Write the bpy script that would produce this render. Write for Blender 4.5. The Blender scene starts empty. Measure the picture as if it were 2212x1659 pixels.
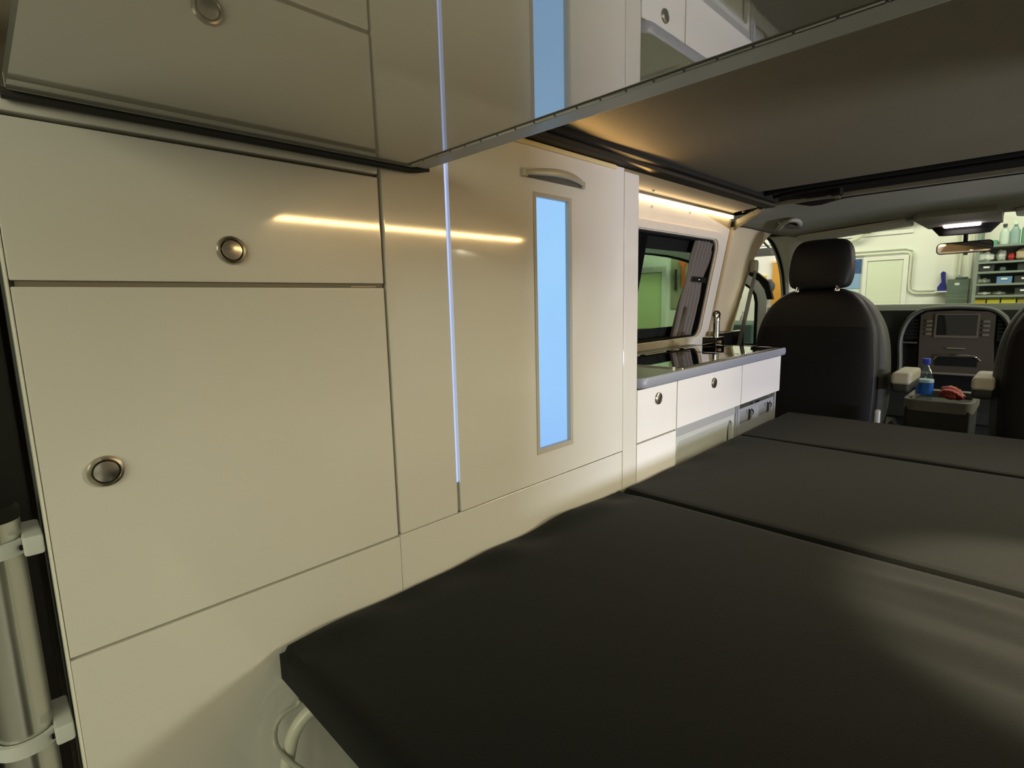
import bpy, bmesh, math, random
from mathutils import Vector, Matrix
random.seed(7)
S = bpy.context.scene
COL = S.collection
PI = math.pi

# ------------------------------------------------------------------ camera
CAMZ = 1.1
yaw, pit, roll, FPX = 0.7842287791788767, -0.15003765383634524, -0.024491576218455925, 1152.361
d = Vector((math.cos(yaw)*math.cos(pit), math.sin(yaw)*math.cos(pit), math.sin(pit)))
r = d.cross(Vector((0, 0, 1))).normalized(); up = r.cross(d)
r2 = math.cos(roll)*r + math.sin(roll)*up
u2 = -math.sin(roll)*r + math.cos(roll)*up
cam = bpy.data.cameras.new('camera'); cam.sensor_width = 36; cam.lens = FPX/2212*36
cam.clip_start = 0.01; cam.clip_end = 60
co = bpy.data.objects.new('camera', cam); COL.objects.link(co)
m = Matrix((r2, u2, -d)).transposed().to_4x4(); m.translation = (0, 0, CAMZ)
co.matrix_world = m
S.camera = co

# ------------------------------------------------------------------ colour management, world
S.view_settings.view_transform = 'Standard'
S.view_settings.look = 'None'
S.view_settings.gamma = 1
S.view_settings.exposure = 0.0
w = bpy.data.worlds.new('world'); S.world = w; w.use_nodes = True
w.node_tree.nodes['Background'].inputs[0].default_value = (0.9, 0.93, 0.75, 1)
w.node_tree.nodes['Background'].inputs[1].default_value = 0.02

# ------------------------------------------------------------------ lights of the place and an added spot
def area(name, loc, target, sx, sy, power, color, spread=PI):
    l = bpy.data.lights.new(name, 'AREA'); l.shape = 'RECTANGLE'; l.size = sx; l.size_y = sy
    l.energy = power; l.color = color; l.spread = spread
    o = bpy.data.objects.new(name, l); COL.objects.link(o); o.location = loc
    dv = (Vector(target)-Vector(loc)).normalized()
    o.rotation_euler = dv.to_track_quat('-Z', 'Y').to_euler()
    return o
GW = (1.0, 0.975, 0.76)
area('garage_ceiling_light_front', (5.0, 1.5, 2.7), (5.4, 1.5, 0), 5.0, 0.5, 95, GW)
area('garage_ceiling_light_side', (1.5, -3.2, 2.75), (1.5, -3.2, 0), 4.0, 0.5, 95, GW)
area('garage_ceiling_light_rear', (-2.6, -1.0, 1.9), (0.2, 0.6, 0.8), 2.2, 1.2, 40, (0.95, 0.95, 0.66))
area('garage_wall_light_side', (4.3, -3.0, 2.0), (0.5, 0.7, 0.8), 1.0, 0.6, 86, (0.97, 0.95, 0.68))
area('work_light_by_side_door', (1.86, -3.0, 0.585), (1.75, 0.7, 0.85), 0.70, 0.07, 68, (0.84, 0.87, 1.0), PI*0.9)
# added spot for the lit patch on the bed, not a fitted lamp
sp = bpy.data.lights.new('added_bed_spot', 'SPOT'); sp.energy = 75; sp.color = (1.0, 0.86, 0.62)
sp.spot_size = 0.95; sp.spot_blend = 0.4; sp.shadow_soft_size = 0.02
so = bpy.data.objects.new('added_bed_spot', sp); COL.objects.link(so); so.location = (1.0, -0.36, 1.28)
so.rotation_euler = (Vector((1.0, -0.17, 0.65))-Vector(so.location)).to_track_quat('-Z', 'Y').to_euler()

# ------------------------------------------------------------------ materials
def lin(c):
    c = c/255
    return c/12.92 if c <= 0.04045 else ((c+0.055)/1.055)**2.4
def rgb(r_, g_, b_): return (lin(r_), lin(g_), lin(b_), 1)
MATS = {}
def mat(name, color, rough=0.5, metal=0.0, coat=0.0, coat_rough=0.03, ior=1.5, noise=None, bump=None, emit=None, sheen=0, trans=0, coat_ior=1.5, spec=0.5):
    if name in MATS: return MATS[name]
    m_ = bpy.data.materials.new(name); m_.use_nodes = True
    nt = m_.node_tree; b = nt.nodes['Principled BSDF']
    b.inputs['Base Color'].default_value = color if len(color) == 4 else (*color, 1)
    b.inputs['Roughness'].default_value = rough
    b.inputs['Metallic'].default_value = metal
    b.inputs['IOR'].default_value = ior
    b.inputs['Specular IOR Level'].default_value = spec
    b.inputs['Coat Weight'].default_value = coat
    b.inputs['Coat Roughness'].default_value = coat_rough
    b.inputs['Coat IOR'].default_value = coat_ior
    b.inputs['Sheen Weight'].default_value = sheen
    b.inputs['Transmission Weight'].default_value = trans
    if emit:
        b.inputs['Emission Color'].default_value = (*emit[0][:3], 1); b.inputs['Emission Strength'].default_value = emit[1]
    tc = nt.nodes.new('ShaderNodeTexCoord')
    if noise:
        scale, amt = noise
        n = nt.nodes.new('ShaderNodeTexNoise'); n.inputs['Scale'].default_value = scale; n.inputs['Detail'].default_value = 5
        nt.links.new(tc.outputs['Object'], n.inputs['Vector'])
        mx = nt.nodes.new('ShaderNodeMix'); mx.data_type = 'RGBA'
        c = b.inputs['Base Color'].default_value
        mx.inputs['A'].default_value = (c[0]*(1-amt), c[1]*(1-amt), c[2]*(1-amt), 1)
        mx.inputs['B'].default_value = (min(1, c[0]*(1+amt)), min(1, c[1]*(1+amt)), min(1, c[2]*(1+amt)), 1)
        nt.links.new(n.outputs['Fac'], mx.inputs['Factor']); nt.links.new(mx.outputs['Result'], b.inputs['Base Color'])
    if bump:
        kind, scale, strength, dist = bump
        if kind == 'noise':
            n = nt.nodes.new('ShaderNodeTexNoise'); n.inputs['Scale'].default_value = scale; n.inputs['Detail'].default_value = 6
            h = n.outputs['Fac']; nt.links.new(tc.outputs['Object'], n.inputs['Vector'])
        else:
            n = nt.nodes.new('ShaderNodeTexWave'); n.bands_direction = kind; n.inputs['Scale'].default_value = scale
            h = n.outputs['Fac']; nt.links.new(tc.outputs['Object'], n.inputs['Vector'])
        bp = nt.nodes.new('ShaderNodeBump'); bp.inputs['Strength'].default_value = strength; bp.inputs['Distance'].default_value = dist
        nt.links.new(h, bp.inputs['Height']); nt.links.new(bp.outputs['Normal'], b.inputs['Normal'])
    MATS[name] = m_
    return m_
def emis(name, color, strength):
    if name in MATS: return MATS[name]
    m_ = bpy.data.materials.new(name); m_.use_nodes = True; nt = m_.node_tree
    nt.nodes.remove(nt.nodes['Principled BSDF'])
    e = nt.nodes.new('ShaderNodeEmission'); e.inputs[0].default_value = (*color, 1); e.inputs[1].default_value = strength
    nt.links.new(e.outputs[0], nt.nodes['Material Output'].inputs[0]); MATS[name] = m_
    return m_
def glassy(name, tint, gloss=0.08):
    m_ = bpy.data.materials.new(name); m_.use_nodes = True; nt = m_.node_tree
    nt.nodes.remove(nt.nodes['Principled BSDF'])
    t = nt.nodes.new('ShaderNodeBsdfTransparent'); t.inputs[0].default_value = (*tint, 1)
    g = nt.nodes.new('ShaderNodeBsdfGlossy'); g.inputs['Roughness'].default_value = 0.01
    mx = nt.nodes.new('ShaderNodeMixShader'); lw = nt.nodes.new('ShaderNodeLayerWeight'); lw.inputs['Blend'].default_value = 0.5
    pw = nt.nodes.new('ShaderNodeMath'); pw.operation = 'POWER'; pw.inputs[1].default_value = 5
    ma = nt.nodes.new('ShaderNodeMath'); ma.operation = 'MULTIPLY_ADD'; ma.inputs[1].default_value = 0.6; ma.inputs[2].default_value = gloss*0.5
    nt.links.new(lw.outputs['Facing'], pw.inputs[0]); nt.links.new(pw.outputs[0], ma.inputs[0]); nt.links.new(ma.outputs[0], mx.inputs[0]); nt.links.new(t.outputs[0], mx.inputs[1]); nt.links.new(g.outputs[0], mx.inputs[2])
    nt.links.new(mx.outputs[0], nt.nodes['Material Output'].inputs[0])
    return m_

LAM = mat('white_gloss_laminate', (0.80, 0.775, 0.72), 0.30, coat=1.0, coat_rough=0.06, coat_ior=1.85, noise=(2.0, 0.02), bump=('noise', 11, 0.10, 0.0006))
LAMP_ = mat('kitchen_white_laminate', (0.84, 0.82, 0.81), 0.45, coat=0.25, coat_rough=0.2)
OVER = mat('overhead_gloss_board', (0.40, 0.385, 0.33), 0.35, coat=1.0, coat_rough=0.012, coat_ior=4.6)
DARKIN = mat('dark_carcass', (0.02, 0.018, 0.015), 0.8)
GREYP = mat('pale_grey_plastic', (0.50, 0.51, 0.50), 0.45)
EDGE = mat('blue_grey_edging', (0.28, 0.30, 0.36), 0.4)
ALU = mat('brushed_aluminium', (0.62, 0.62, 0.60), 0.32, metal=1.0, noise=(30, 0.06))
STEEL = mat('satin_steel', (0.72, 0.70, 0.64), 0.22, metal=1.0, bump=('noise', 60, 0.05, 0.002))
CHROME = mat('chrome', (0.85, 0.84, 0.82), 0.06, metal=1.0)
NICKEL = mat('satin_nickel', (0.50, 0.45, 0.36), 0.28, metal=1.0)
CLOTH = mat('charcoal_cushion_cloth', (0.0058, 0.0066, 0.0053), 0.95, spec=0.2, noise=(260, 0.35), bump=('noise', 420, 0.35, 0.002), sheen=0.06)
WHITEP = mat('white_plastic', (0.72, 0.73, 0.70), 0.4)
WALLW = mat('white_vinyl_lining', (0.74, 0.68, 0.58), 0.55, noise=(6, 0.03), bump=('noise', 9, 0.12, 0.02))
CEIL = mat('ribbed_beige_ceiling_board', (0.175, 0.150, 0.098), 0.75, noise=(3, 0.06), bump=('X', 70, 0.5, 0.002))
BLACKR = mat('black_rubber', (0.014, 0.013, 0.011), 0.6, spec=0.2, noise=(8, 0.1))
RAILB = mat('dark_bronze_rail', (0.028, 0.022, 0.014), 0.6, spec=0.25)
LEATH = mat('black_seat_leather', (0.0065, 0.0060, 0.0055), 0.55, spec=0.25, bump=('noise', 140, 0.25, 0.002), noise=(3, 0.12))
SEATB = mat('black_seat_back_shell', (0.006, 0.0055, 0.0055), 0.8, spec=0.2, bump=('noise', 200, 0.2, 0.002))
BOLST = mat('grey_seat_bolster', (0.035, 0.038, 0.034), 0.6, spec=0.4, bump=('noise', 150, 0.2, 0.002))
HEADL = mat('grey_white_headliner', (0.24, 0.235, 0.185), 0.85, bump=('noise', 300, 0.15, 0.002))
PILL = mat('beige_pillar_plastic', (0.55, 0.46, 0.30), 0.6, bump=('noise', 220, 0.1, 0.002))
DASHM = mat('dark_dash_plastic', (0.016, 0.018, 0.015), 0.6, spec=0.25, bump=('noise', 180, 0.2, 0.002))
HOODM = mat('grey_dash_hood', (0.075, 0.080, 0.068), 0.55, bump=('noise', 180, 0.2, 0.002))
STACKM = mat('bronze_console_panel', (0.060, 0.050, 0.038), 0.35)
BLKG = mat('black_glass', (0.004, 0.004, 0.005), 0.03, coat=1.0, coat_rough=0.01)
BLK = mat('matt_black', (0.006, 0.006, 0.006), 0.7, spec=0.2)
BEIGE = mat('beige_armrest', (0.30, 0.285, 0.23), 0.7)
GWALL = mat('garage_white_paint', (0.80, 0.79, 0.76), 0.7, noise=(3, 0.03))
GFLOOR = mat('garage_concrete', (0.30, 0.29, 0.26), 0.6, noise=(2, 0.15))
VANP = mat('van_white_paint', (0.74, 0.76, 0.76), 0.3, coat=0.6)
CURT = mat('grey_curtain', (0.19, 0.17, 0.155), 0.9)
def colm(name, r_, g_, b_, rough=0.5): return mat(name, rgb(r_, g_, b_), rough)

# ------------------------------------------------------------------ helpers
WL = {}
def tag(o, label=None, cat=None, group=None, kind=None):
    if label: o['label'] = label
    if cat: o['category'] = cat
    if group: o['group'] = group
    if kind: o['kind'] = kind
    return o
def thing(name, label, cat, loc=(0, 0, 0), group=None):
    o = bpy.data.objects.new(name, None); COL.objects.link(o); o.location = loc; o.empty_display_size = 0.05
    WL[o.name] = Vector(loc)
    return tag(o, label, cat, group)
def obj(name, bm, m_, parent=None, smooth=True, label=None, angle=35):
    """links bm (world coordinates) as one mesh object"""
    org = Vector((0, 0, 0))
    if parent is not None: org = WL[parent.name]
    else:
        vs = [v.co for v in bm.verts]
        org = Vector(((min(v.x for v in vs)+max(v.x for v in vs))/2, (min(v.y for v in vs)+max(v.y for v in vs))/2, min(v.z for v in vs)))
    bmesh.ops.recalc_face_normals(bm, faces=bm.faces[:])
    for v in bm.verts: v.co -= org
    if smooth:
        for f_ in bm.faces: f_.smooth = True
        for e in bm.edges:
            if len(e.link_faces) == 2:
                e.smooth = e.calc_face_angle(0) < math.radians(angle)
    me = bpy.data.meshes.new(name); bm.to_mesh(me); bm.free()
    me.materials.append(m_)
    o = bpy.data.objects.new(name, me); COL.objects.link(o)
    if parent is not None: o.parent = parent
    else: o.location = org
    if smooth:
        wn_ = o.modifiers.new('weighted_normal', 'WEIGHTED_NORMAL'); wn_.keep_sharp = True; wn_.weight = 100
    WL[o.name] = org
    if label: o['label'] = label
    return o
def struct(name, bm, m_, **k): return tag(obj(name, bm, m_, **k), kind='structure')
def box(x0, x1, y0, y1, z0, z1, bev=0.0, seg=2, bm=None):
    b2 = bmesh.new()
    bmesh.ops.create_cube(b2, size=1)
    for v in b2.verts:
        v.co = Vector((x0+(x1-x0)*(v.co.x+.5), y0+(y1-y0)*(v.co.y+.5), z0+(z1-z0)*(v.co.z+.5)))
    if bev > 0: bmesh.ops.bevel(b2, geom=b2.edges[:], offset=bev, segments=seg, profile=0.5, affect='EDGES')
    if bm is None: return b2
    return merge(bm, b2)
def merge(a, b2):
    me = bpy.data.meshes.new('tmp'); b2.to_mesh(me); b2.free(); a.from_mesh(me); bpy.data.meshes.remove(me); return a
def xform(bm, mtx):
    bmesh.ops.transform(bm, matrix=mtx, verts=bm.verts[:]); return bm
def rot_about(p, axis, ang): return Matrix.Translation(p) @ Matrix.Rotation(ang, 4, axis) @ Matrix.Translation(-Vector(p))
def basis(axis):
    a = Vector(axis).normalized(); t = Vector((0, 0, 1)) if abs(a.z) < .9 else Vector((1, 0, 0))
    x = t.cross(a).normalized(); return a, x, a.cross(x)
def lathe(c, axis, prof, seg=32, bm=None):
    """prof: list of (radius, distance along axis)"""
    bm = bm or bmesh.new(); a, x, y = basis(axis); c = Vector(c); rings = []
    for (rr, h) in prof:
        if rr < 1e-6: rings.append([bm.verts.new(c+a*h)]); continue
        rings.append([bm.verts.new(c+a*h+(x*math.cos(2*PI*i/seg)+y*math.sin(2*PI*i/seg))*rr) for i in range(seg)])
    for p, q in zip(rings, rings[1:]):
        for i in range(seg):
            j = (i+1) % seg
            if len(p) == 1 and len(q) == 1: continue
            if len(p) == 1: bm.faces.new((p[0], q[i], q[j]))
            elif len(q) == 1: bm.faces.new((p[i], p[j], q[0]))
            else: bm.faces.new((p[i], p[j], q[j], q[i]))
    for rg in (rings[0], rings[-1]):
        if len(rg) > 1: bm.faces.new(rg)
    return bm
def cyl(p0, p1, rad, seg=20, bm=None):
    p0 = Vector(p0); p1 = Vector(p1); L = (p1-p0).length
    return lathe(p0, p1-p0, [(rad, 0), (rad, L)], seg, bm)
def smooth_pts(pts, n=8):
    P = [Vector(p) for p in pts]; P = [2*P[0]-P[1]]+P+[2*P[-1]-P[-2]]; out = []
    for i in range(1, len(P)-2):
        for k in range(n):
            t = k/n
            out.append(0.5*((2*P[i])+(P[i+1]-P[i-1])*t+(2*P[i-1]-5*P[i]+4*P[i+1]-P[i+2])*t*t+(-P[i-1]+3*P[i]-3*P[i+1]+P[i+2])*t**3))
    out.append(P[-2]); return out
def tube(pts, rad, seg=12, bm=None, n=8, squash=1.0):
    bm = bm or bmesh.new(); P = smooth_pts(pts, n) if n > 1 else [Vector(p) for p in pts]; rings = []
    prev = None
    for i, p in enumerate(P):
        t = (P[min(i+1, len(P)-1)]-P[max(i-1, 0)]).normalized()
        if prev is None: _, x, _y = basis(t)
        else:
            x = (prev-t*prev.dot(t)).normalized()
        prev = x; y = t.cross(x); rr = rad(i/(len(P)-1)) if callable(rad) else rad
        rings.append([bm.verts.new(p+(x*math.cos(2*PI*k/seg)+y*math.sin(2*PI*k/seg)*squash)*rr) for k in range(seg)])
    for p, q in zip(rings, rings[1:]):
        for i in range(seg): bm.faces.new((p[i], p[(i+1) % seg], q[(i+1) % seg], q[i]))
    bm.faces.new(rings[0]); bm.faces.new(rings[-1][::-1])
    return bm
def plate(outer, holes, f_map, n_off, bm=None):
    """flat plate with holes: 2D loops mapped to 3D, thickness vector n_off (Vector or function)"""
    bm = bm or bmesh.new(); edges = []
    for loop in [outer]+list(holes):
        vs = [bm.verts.new(f_map(*p)) for p in loop]
        edges += [bm.edges.new((vs[i], vs[(i+1) % len(vs)])) for i in range(len(vs))]
    res = bmesh.ops.triangle_fill(bm, edges=edges, use_beauty=True)
    fs = [g for g in res['geom'] if isinstance(g, bmesh.types.BMFace)]
    ret = bmesh.ops.extrude_face_region(bm, geom=fs)
    for v in ret['geom']:
        if isinstance(v, bmesh.types.BMVert): v.co += Vector(n_off)
    return bm
def rrect(x0, x1, y0, y1, rad, n=6):
    pts = []
    for cx, cy, a0 in ((x1-rad, y1-rad, 0), (x0+rad, y1-rad, 90), (x0+rad, y0+rad, 180), (x1-rad, y0+rad, 270)):
        for k in range(n+1):
            a = math.radians(a0+90*k/n); pts.append((cx+rad*math.cos(a), cy+rad*math.sin(a)))
    return pts
def prism(poly, f0, f1):
    bm = bmesh.new(); a = [bm.verts.new(f0(*p)) for p in poly]; b_ = [bm.verts.new(f1(*p)) for p in poly]
    n = len(poly)
    for i in range(n): bm.faces.new((a[i], a[(i+1) % n], b_[(i+1) % n], b_[i]))
    bm.faces.new(a[::-1]); bm.faces.new(b_)
    return bm
def loft(rows, thick=None, close=False):
    """grid surface through rows of points; thick = Vector offset to give it depth"""
    bm = bmesh.new()
    g = [[bm.verts.new(Vector(p)) for p in row] for row in rows]
    fs = []
    for a, b_ in zip(g, g[1:]):
        n = len(a)
        for i in range(n-1 if not close else n):
            fs.append(bm.faces.new((a[i], a[(i+1) % n], b_[(i+1) % n], b_[i])))
    if thick is not None:
        ret = bmesh.ops.extrude_face_region(bm, geom=fs)
        for v in ret['geom']:
            if isinstance(v, bmesh.types.BMVert): v.co += Vector(thick)
    return bm
def cushion(x0, x1, y0, y1, z0, z1, rad, nx=40, ny=44, disp=None):
    """soft slab: rounded edges, gridded top"""
    bm = bmesh.new()
    def ring(t):  # t 0..1 across with rounded sections
        return t
    top = []
    for i in range(nx+1):
        row = []
        for j in range(ny+1):
            x = x0+(x1-x0)*i/nx; y = y0+(y1-y0)*j/ny
            ex = min(x-x0, x1-x); ey = min(y-y0, y1-y); z = z1
            def drop(e):
                return 0 if e >= rad else rad-math.sqrt(max(0, rad*rad-(rad-e)**2))
            z -= max(drop(ex), drop(ey))
            if disp: z += disp(x, y)*min(1, ex/rad+0.0)*min(1, ey/rad+0.0)
            row.append(bm.verts.new((x, y, z)))
        top.append(row)
    for i in range(nx):
        for j in range(ny): bm.faces.new((top[i][j], top[i+1][j], top[i+1][j+1], top[i][j+1]))
    loop = [top[i][0] for i in range(nx+1)]+[top[nx][j] for j in range(1, ny+1)]+[top[i][ny] for i in range(nx-1, -1, -1)]+[top[0][j] for j in range(ny-1, 0, -1)]
    cx, cy = (x0+x1)/2, (y0+y1)/2
    prev = loop
    for zz, ins in ((z0+rad*0.6, 0), (z0+rad*0.15, rad*0.3), (z0, rad*0.8)):
        cur = []
        for v in loop:
            cur.append(bm.verts.new((v.co.x+(ins if v.co.x < x0+1e-6 else -ins if v.co.x > x1-1e-6 else 0),
                                     v.co.y+(ins if v.co.y < y0+1e-6 else -ins if v.co.y > y1-1e-6 else 0), zz)))
        for i in range(len(loop)):
            j = (i+1) % len(loop); bm.faces.new((prev[i], prev[j], cur[j], cur[i]))
        prev = cur
    bm.faces.new(prev)
    return bm
def pgrid(n, a, b_): return [a+(b_-a)*i/(n-1) for i in range(n)]

W = 0.70          # front plane of the cabinets

# ================================================================== SETTING : van shell
struct('floor_van', box(-0.05, 3.7, -0.5, 1.12, 0.08, 0.15), mat('van_floor_vinyl', (0.10, 0.095, 0.085), 0.6, noise=(20, 0.2)))
# side walls lean inwards with height
def yl(z, off=0): return 1.10-0.19*(z-0.93)+off
win = rrect(1.30, 2.292, 0.935, 1.345, 0.045)
struct('wall_left', plate([(-0.0, 0.15), (2.385, 0.15), (2.385, 1.475), (0.0, 1.475)], [win], lambda x, z: Vector((x, yl(z), z)), (0, 0.03, 0)), WALLW)
struct('wall_left_skin', plate([(-0.02, -0.05), (2.70, -0.05), (2.70, 1.50), (-0.02, 1.50)], [rrect(1.25, 2.33, 0.90, 1.38, 0.05)], lambda x, z: Vector((x, yl(z, 0.075), z)), (0, 0.012, 0)), VANP)
# raised rim round the window opening
struct('trim_1', plate(rrect(1.27, 2.322, 0.905, 1.375, 0.07), [rrect(1.297, 2.295, 0.932, 1.348, 0.046)], lambda x, z: Vector((x, yl(z, -0.008), z)), (0, 0.012, 0)), WALLW)
# lining between the light cove and the roof rail
rows = []
for t_ in pgrid(10, 0, 1):
    rows.append([(0.03+t_*(xe-0.03), y_, z_) for xe, y_, z_ in ((2.385, 1.005, 1.452), (2.34, 0.975, 1.458), (2.22, 0.90, 1.443), (2.06, 0.80, 1.420), (1.93, 0.715, 1.404))])
struct('ceiling_left_lining', loft(rows, (0, 0, 0.02)), WALLW)
# right wall with the sliding door opening
def yr(z, off=0): return -0.48+0.19*(z-0.93)+off
struct('wall_right', plate([(-0.02, 0.15), (2.70, 0.15), (2.70, 1.475), (-0.02, 1.475)], [rrect(1.20, 2.42, 0.16, 1.335, 0.07)], lambda x, z: Vector((x, yr(z), z)), (0, -0.03, 0)), WALLW)
struct('wall_right_skin', plate([(-0.02, -0.05), (2.70, -0.05), (2.70, 1.50), (-0.02, 1.50)], [rrect(1.17, 2.45, 0.10, 1.365, 0.08)], lambda x, z: Vector((x, yr(z, -0.075), z)), (0, -0.012, 0)), VANP)
rows = []
for x in pgrid(10, 0.03, 2.40):
    t_ = (x-0.03)/2.37
    rows.append([(0.03+t_*(xe-0.03), y_, z_) for xe, y_, z_ in ((2.385, -0.385, 1.452), (2.34, -0.355, 1.458), (2.22, -0.28, 1.443), (2.06, -0.18, 1.420), (1.93, -0.095, 1.404))])
struct('ceiling_right_lining', loft(rows, (0, 0, 0.02)), WALLW)
struct('ceiling_roof_skin', box(-0.05, 2.9, -0.55, 1.15, 1.50, 1.53), VANP)
# the ribbed board of the roof bed, its rails and the black frame of the roof opening
struct('ceiling', box(0.30, 1.745, -0.05, 0.662, 1.418, 1.436), CEIL)
struct('trim_2', box(0.05, 1.95, 0.672, 0.712, 1.397, 1.412, 0.004), RAILB, smooth=True)
struct('trim_3', box(0.05, 1.92, 0.655, 0.676, 1.406, 1.440, 0.004), BLACKR)
struct('trim_4', box(0.05, 1.95, -0.092, -0.050, 1.397, 1.440, 0.004), RAILB)
# black canvas frame between ceiling board and headliner
fr_rows = []
for y in pgrid(28, -0.10, 0.73):
    dip = 0.012*math.exp(-((y-0.56)/0.05)**2) - 0.010*math.exp(-((y-0.66)/0.04)**2)
    xe = 1.985 - 0.05*max(0, (y-0.60)/0.13)
    fr_rows.append([(1.738, y, 1.424), (1.80, y, 1.438), (1.87, y, 1.442), (1.93, y, 1.428), (xe, y, 1.402-dip), (xe+0.02, y, 1.412)])
struct('trim_5', loft(fr_rows, (0, 0, 0.015)), BLACKR)
struct('trim_6', tube([(1.78, -0.10, 1.425), (1.78, 0.3, 1.425), (1.785, 0.60, 1.425), (1.83, 0.69, 1.418), (1.93, 0.715, 1.405)], 0.012, n=6), BLK)
struct('trim_7', tube([(1.86, -0.10, 1.42), (1.86, 0.3, 1.42), (1.865, 0.62, 1.42), (1.92, 0.70, 1.408)], 0.006, n=6), BLACKR)
o = thing('roof_latch', 'small dark latch on the black frame at the front of the ceiling board', 'latch', (1.93, 0.49, 1.405))
obj('latch_body', box(1.91, 1.95, 0.475, 0.505, 1.405, 1.43, 0.004), BLK, o)
obj('latch_hook', box(1.925, 1.95, 0.482, 0.498, 1.397, 1.406, 0.002), mat('latch_brass', (0.22, 0.19, 0.12), 0.4, metal=1), o)
# dark hollow where lining, rail and headliner meet
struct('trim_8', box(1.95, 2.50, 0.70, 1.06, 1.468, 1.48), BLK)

# ================================================================== rear cabinet
rc = thing('rear_cabinet', 'glossy off-white cabinet nearest the camera with a flap above a large door', 'cabinet', (0.236, 0.88, 0.15))
bm = box(0.030, 0.440, 0.7205, 1.04, 0.15, 1.299); obj('body', bm, LAM, rc, label='off-white carcass with a dark open joint behind the fronts')
def front(name, x0, x1, z0, z1, parent, m_=LAM, y=W, t=0.018, b_=0.0018, label=None):
    return obj(name, box(x0, x1, y, y+t, z0, z1, b_, 2), m_, parent, label=label)
def push_knob(x, z, parent, R_=0.0168, y=W):
    k = obj('knob', lathe((x, y, z), (0, -1, 0), [(0, -0.006), (R_*0.9, -0.006), (R_, 0.0), (R_*1.0, 0.0015), (R_*0.93, 0.0038), (R_*0.80, 0.0045), (R_*0.74, 0.0032), (R_*0.72, 0.0005), (0, 0.0005)], 40), NICKEL, parent, label='round satin nickel push lock')
    WL[k.name] = WL[parent.name]
    obj('knob_button', lathe((x, y, z), (0, -1, 0), [(R_*0.70, -0.001), (R_*0.70, 0.0030), (R_*0.66, 0.0042), (R_*0.45, 0.0050), (0, 0.0054)], 36), STEEL, k)
    return k
dk = mat('joint_brown', (0.20, 0.17, 0.12), 0.7)
obj('joint_strip', box(0.034, 0.4405, 0.7185, 0.7203, 0.155, 1.296), dk, rc, label='brownish joint between the fronts')
f1 = front('flap', 0.0302, 0.438, 1.1330, 1.284, rc); push_knob(0.2305, 1.171, f1)
f2 = front('door', 0.0302, 0.438, 0.7390, 1.1275, rc); push_knob(0.0825, 0.933, f2)
obj('top_rail', box(0.030, 0.440, W+0.001, W+0.018, 1.288, 1.300, 0.003), LAM, rc)
obj('joint_strip', box(0.034, 0.437, W+0.003, W+0.017, 1.1278, 1.1327), mat('joint_taupe', (0.24, 0.20, 0.15), 0.7), rc)
obj('flap_seal', box(0.385, 0.425, W+0.001, W+0.0028, 1.1278, 1.1298), CHROME, rc, label='thin bright metal strip under the flap')
obj('skirt', box(0.030, 0.4405, W, W+0.018, 0.155, 0.7360, 0.0012), LAM, rc)
obj('edge_band', box(0.0275, 0.0300, W-0.0005, W+0.020, 0.15, 1.299, 0.0008), mat('edge_band_pale', (0.86, 0.86, 0.76), 0.35), rc)

# ================================================================== wardrobe
wc = thing('wardrobe_cabinet', 'tall glossy off-white wardrobe with a lit blue window and curved handle', 'cabinet', (0.79, 0.88, 0.15))
obj('body', box(0.4425, 1.138, 0.7235, 1.04, 0.15, 1.396), LAM, wc)
obj('joint_strip', box(0.4428, 1.136, 0.7185, 0.7203, 0.155, 1.390), dk, wc)
front('side_panel', 0.4435, 0.5605, 0.7390, 1.396, wc)
obj('skirt', box(0.4412, 1.0745, W, W+0.018, 0.155, 0.7375, 0.0012), LAM, wc)
front('end_panel', 1.0775, 1.1385, 0.155, 1.388, wc)
LS = bpy.data.materials.new('cold_light_in_door_gap'); LS.use_nodes = True
nt = LS.node_tree; nt.nodes.remove(nt.nodes['Principled BSDF'])
e = nt.nodes.new('ShaderNodeEmission'); e.inputs[0].default_value = (0.50, 0.62, 1.0, 1); e.inputs[1].default_value = 1.05
nt.links.new(e.outputs[0], nt.nodes['Material Output'].inputs[0])
obj('light_strip', box(0.5625, 0.5668, W+0.0045, W+0.008, 0.793, 1.392), LS, wc, smooth=False, label='thin glowing bluish-white light slit beside the door')
obj('light_strip_end', box(0.5622, 0.5672, W+0.0045, W+0.008, 0.741, 0.793), GREYP, wc, smooth=False)
dr = obj('door', plate([(0.5685, 0.7400), (1.0750, 0.7400), (1.0750, 1.394), (0.5685, 1.394)], [[(0.772, 0.800), (0.880, 0.800), (0.880, 1.303), (0.772, 1.303)]], lambda x, z: Vector((x, W, z)), (0, 0.018, 0)), LAM, wc, smooth=False)
fm = mat('beige_grey_window_frame', (0.50, 0.46, 0.38), 0.4)
obj('window_frame', plate([(0.769, 0.797), (0.883, 0.797), (0.883, 1.306), (0.769, 1.306)], [[(0.7765, 0.8075), (0.8745, 0.8075), (0.8745, 1.2985), (0.7765, 1.2985)]], lambda x, z: Vector((x, W-0.0015, z)), (0, 0.018, 0)), fm, dr, smooth=False)
BG = bpy.data.materials.new('backlit_blue_glass'); BG.use_nodes = True
nt = BG.node_tree; nt.nodes.remove(nt.nodes['Principled BSDF'])
tc = nt.nodes.new('ShaderNodeTexCoord'); n_ = nt.nodes.new('ShaderNodeTexNoise'); n_.inputs['Scale'].default_value = 2.3; n_.inputs['Detail'].default_value = 1
cr = nt.nodes.new('ShaderNodeValToRGB'); cr.color_ramp.elements[0].color = (0.30, 0.55, 0.96, 1); cr.color_ramp.elements[0].position = 0.3
cr.color_ramp.elements[1].color = (0.37, 0.68, 0.98, 1); cr.color_ramp.elements[1].position = 0.7
e = nt.nodes.new('ShaderNodeEmission'); e.inputs[1].default_value = 1.0
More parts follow.
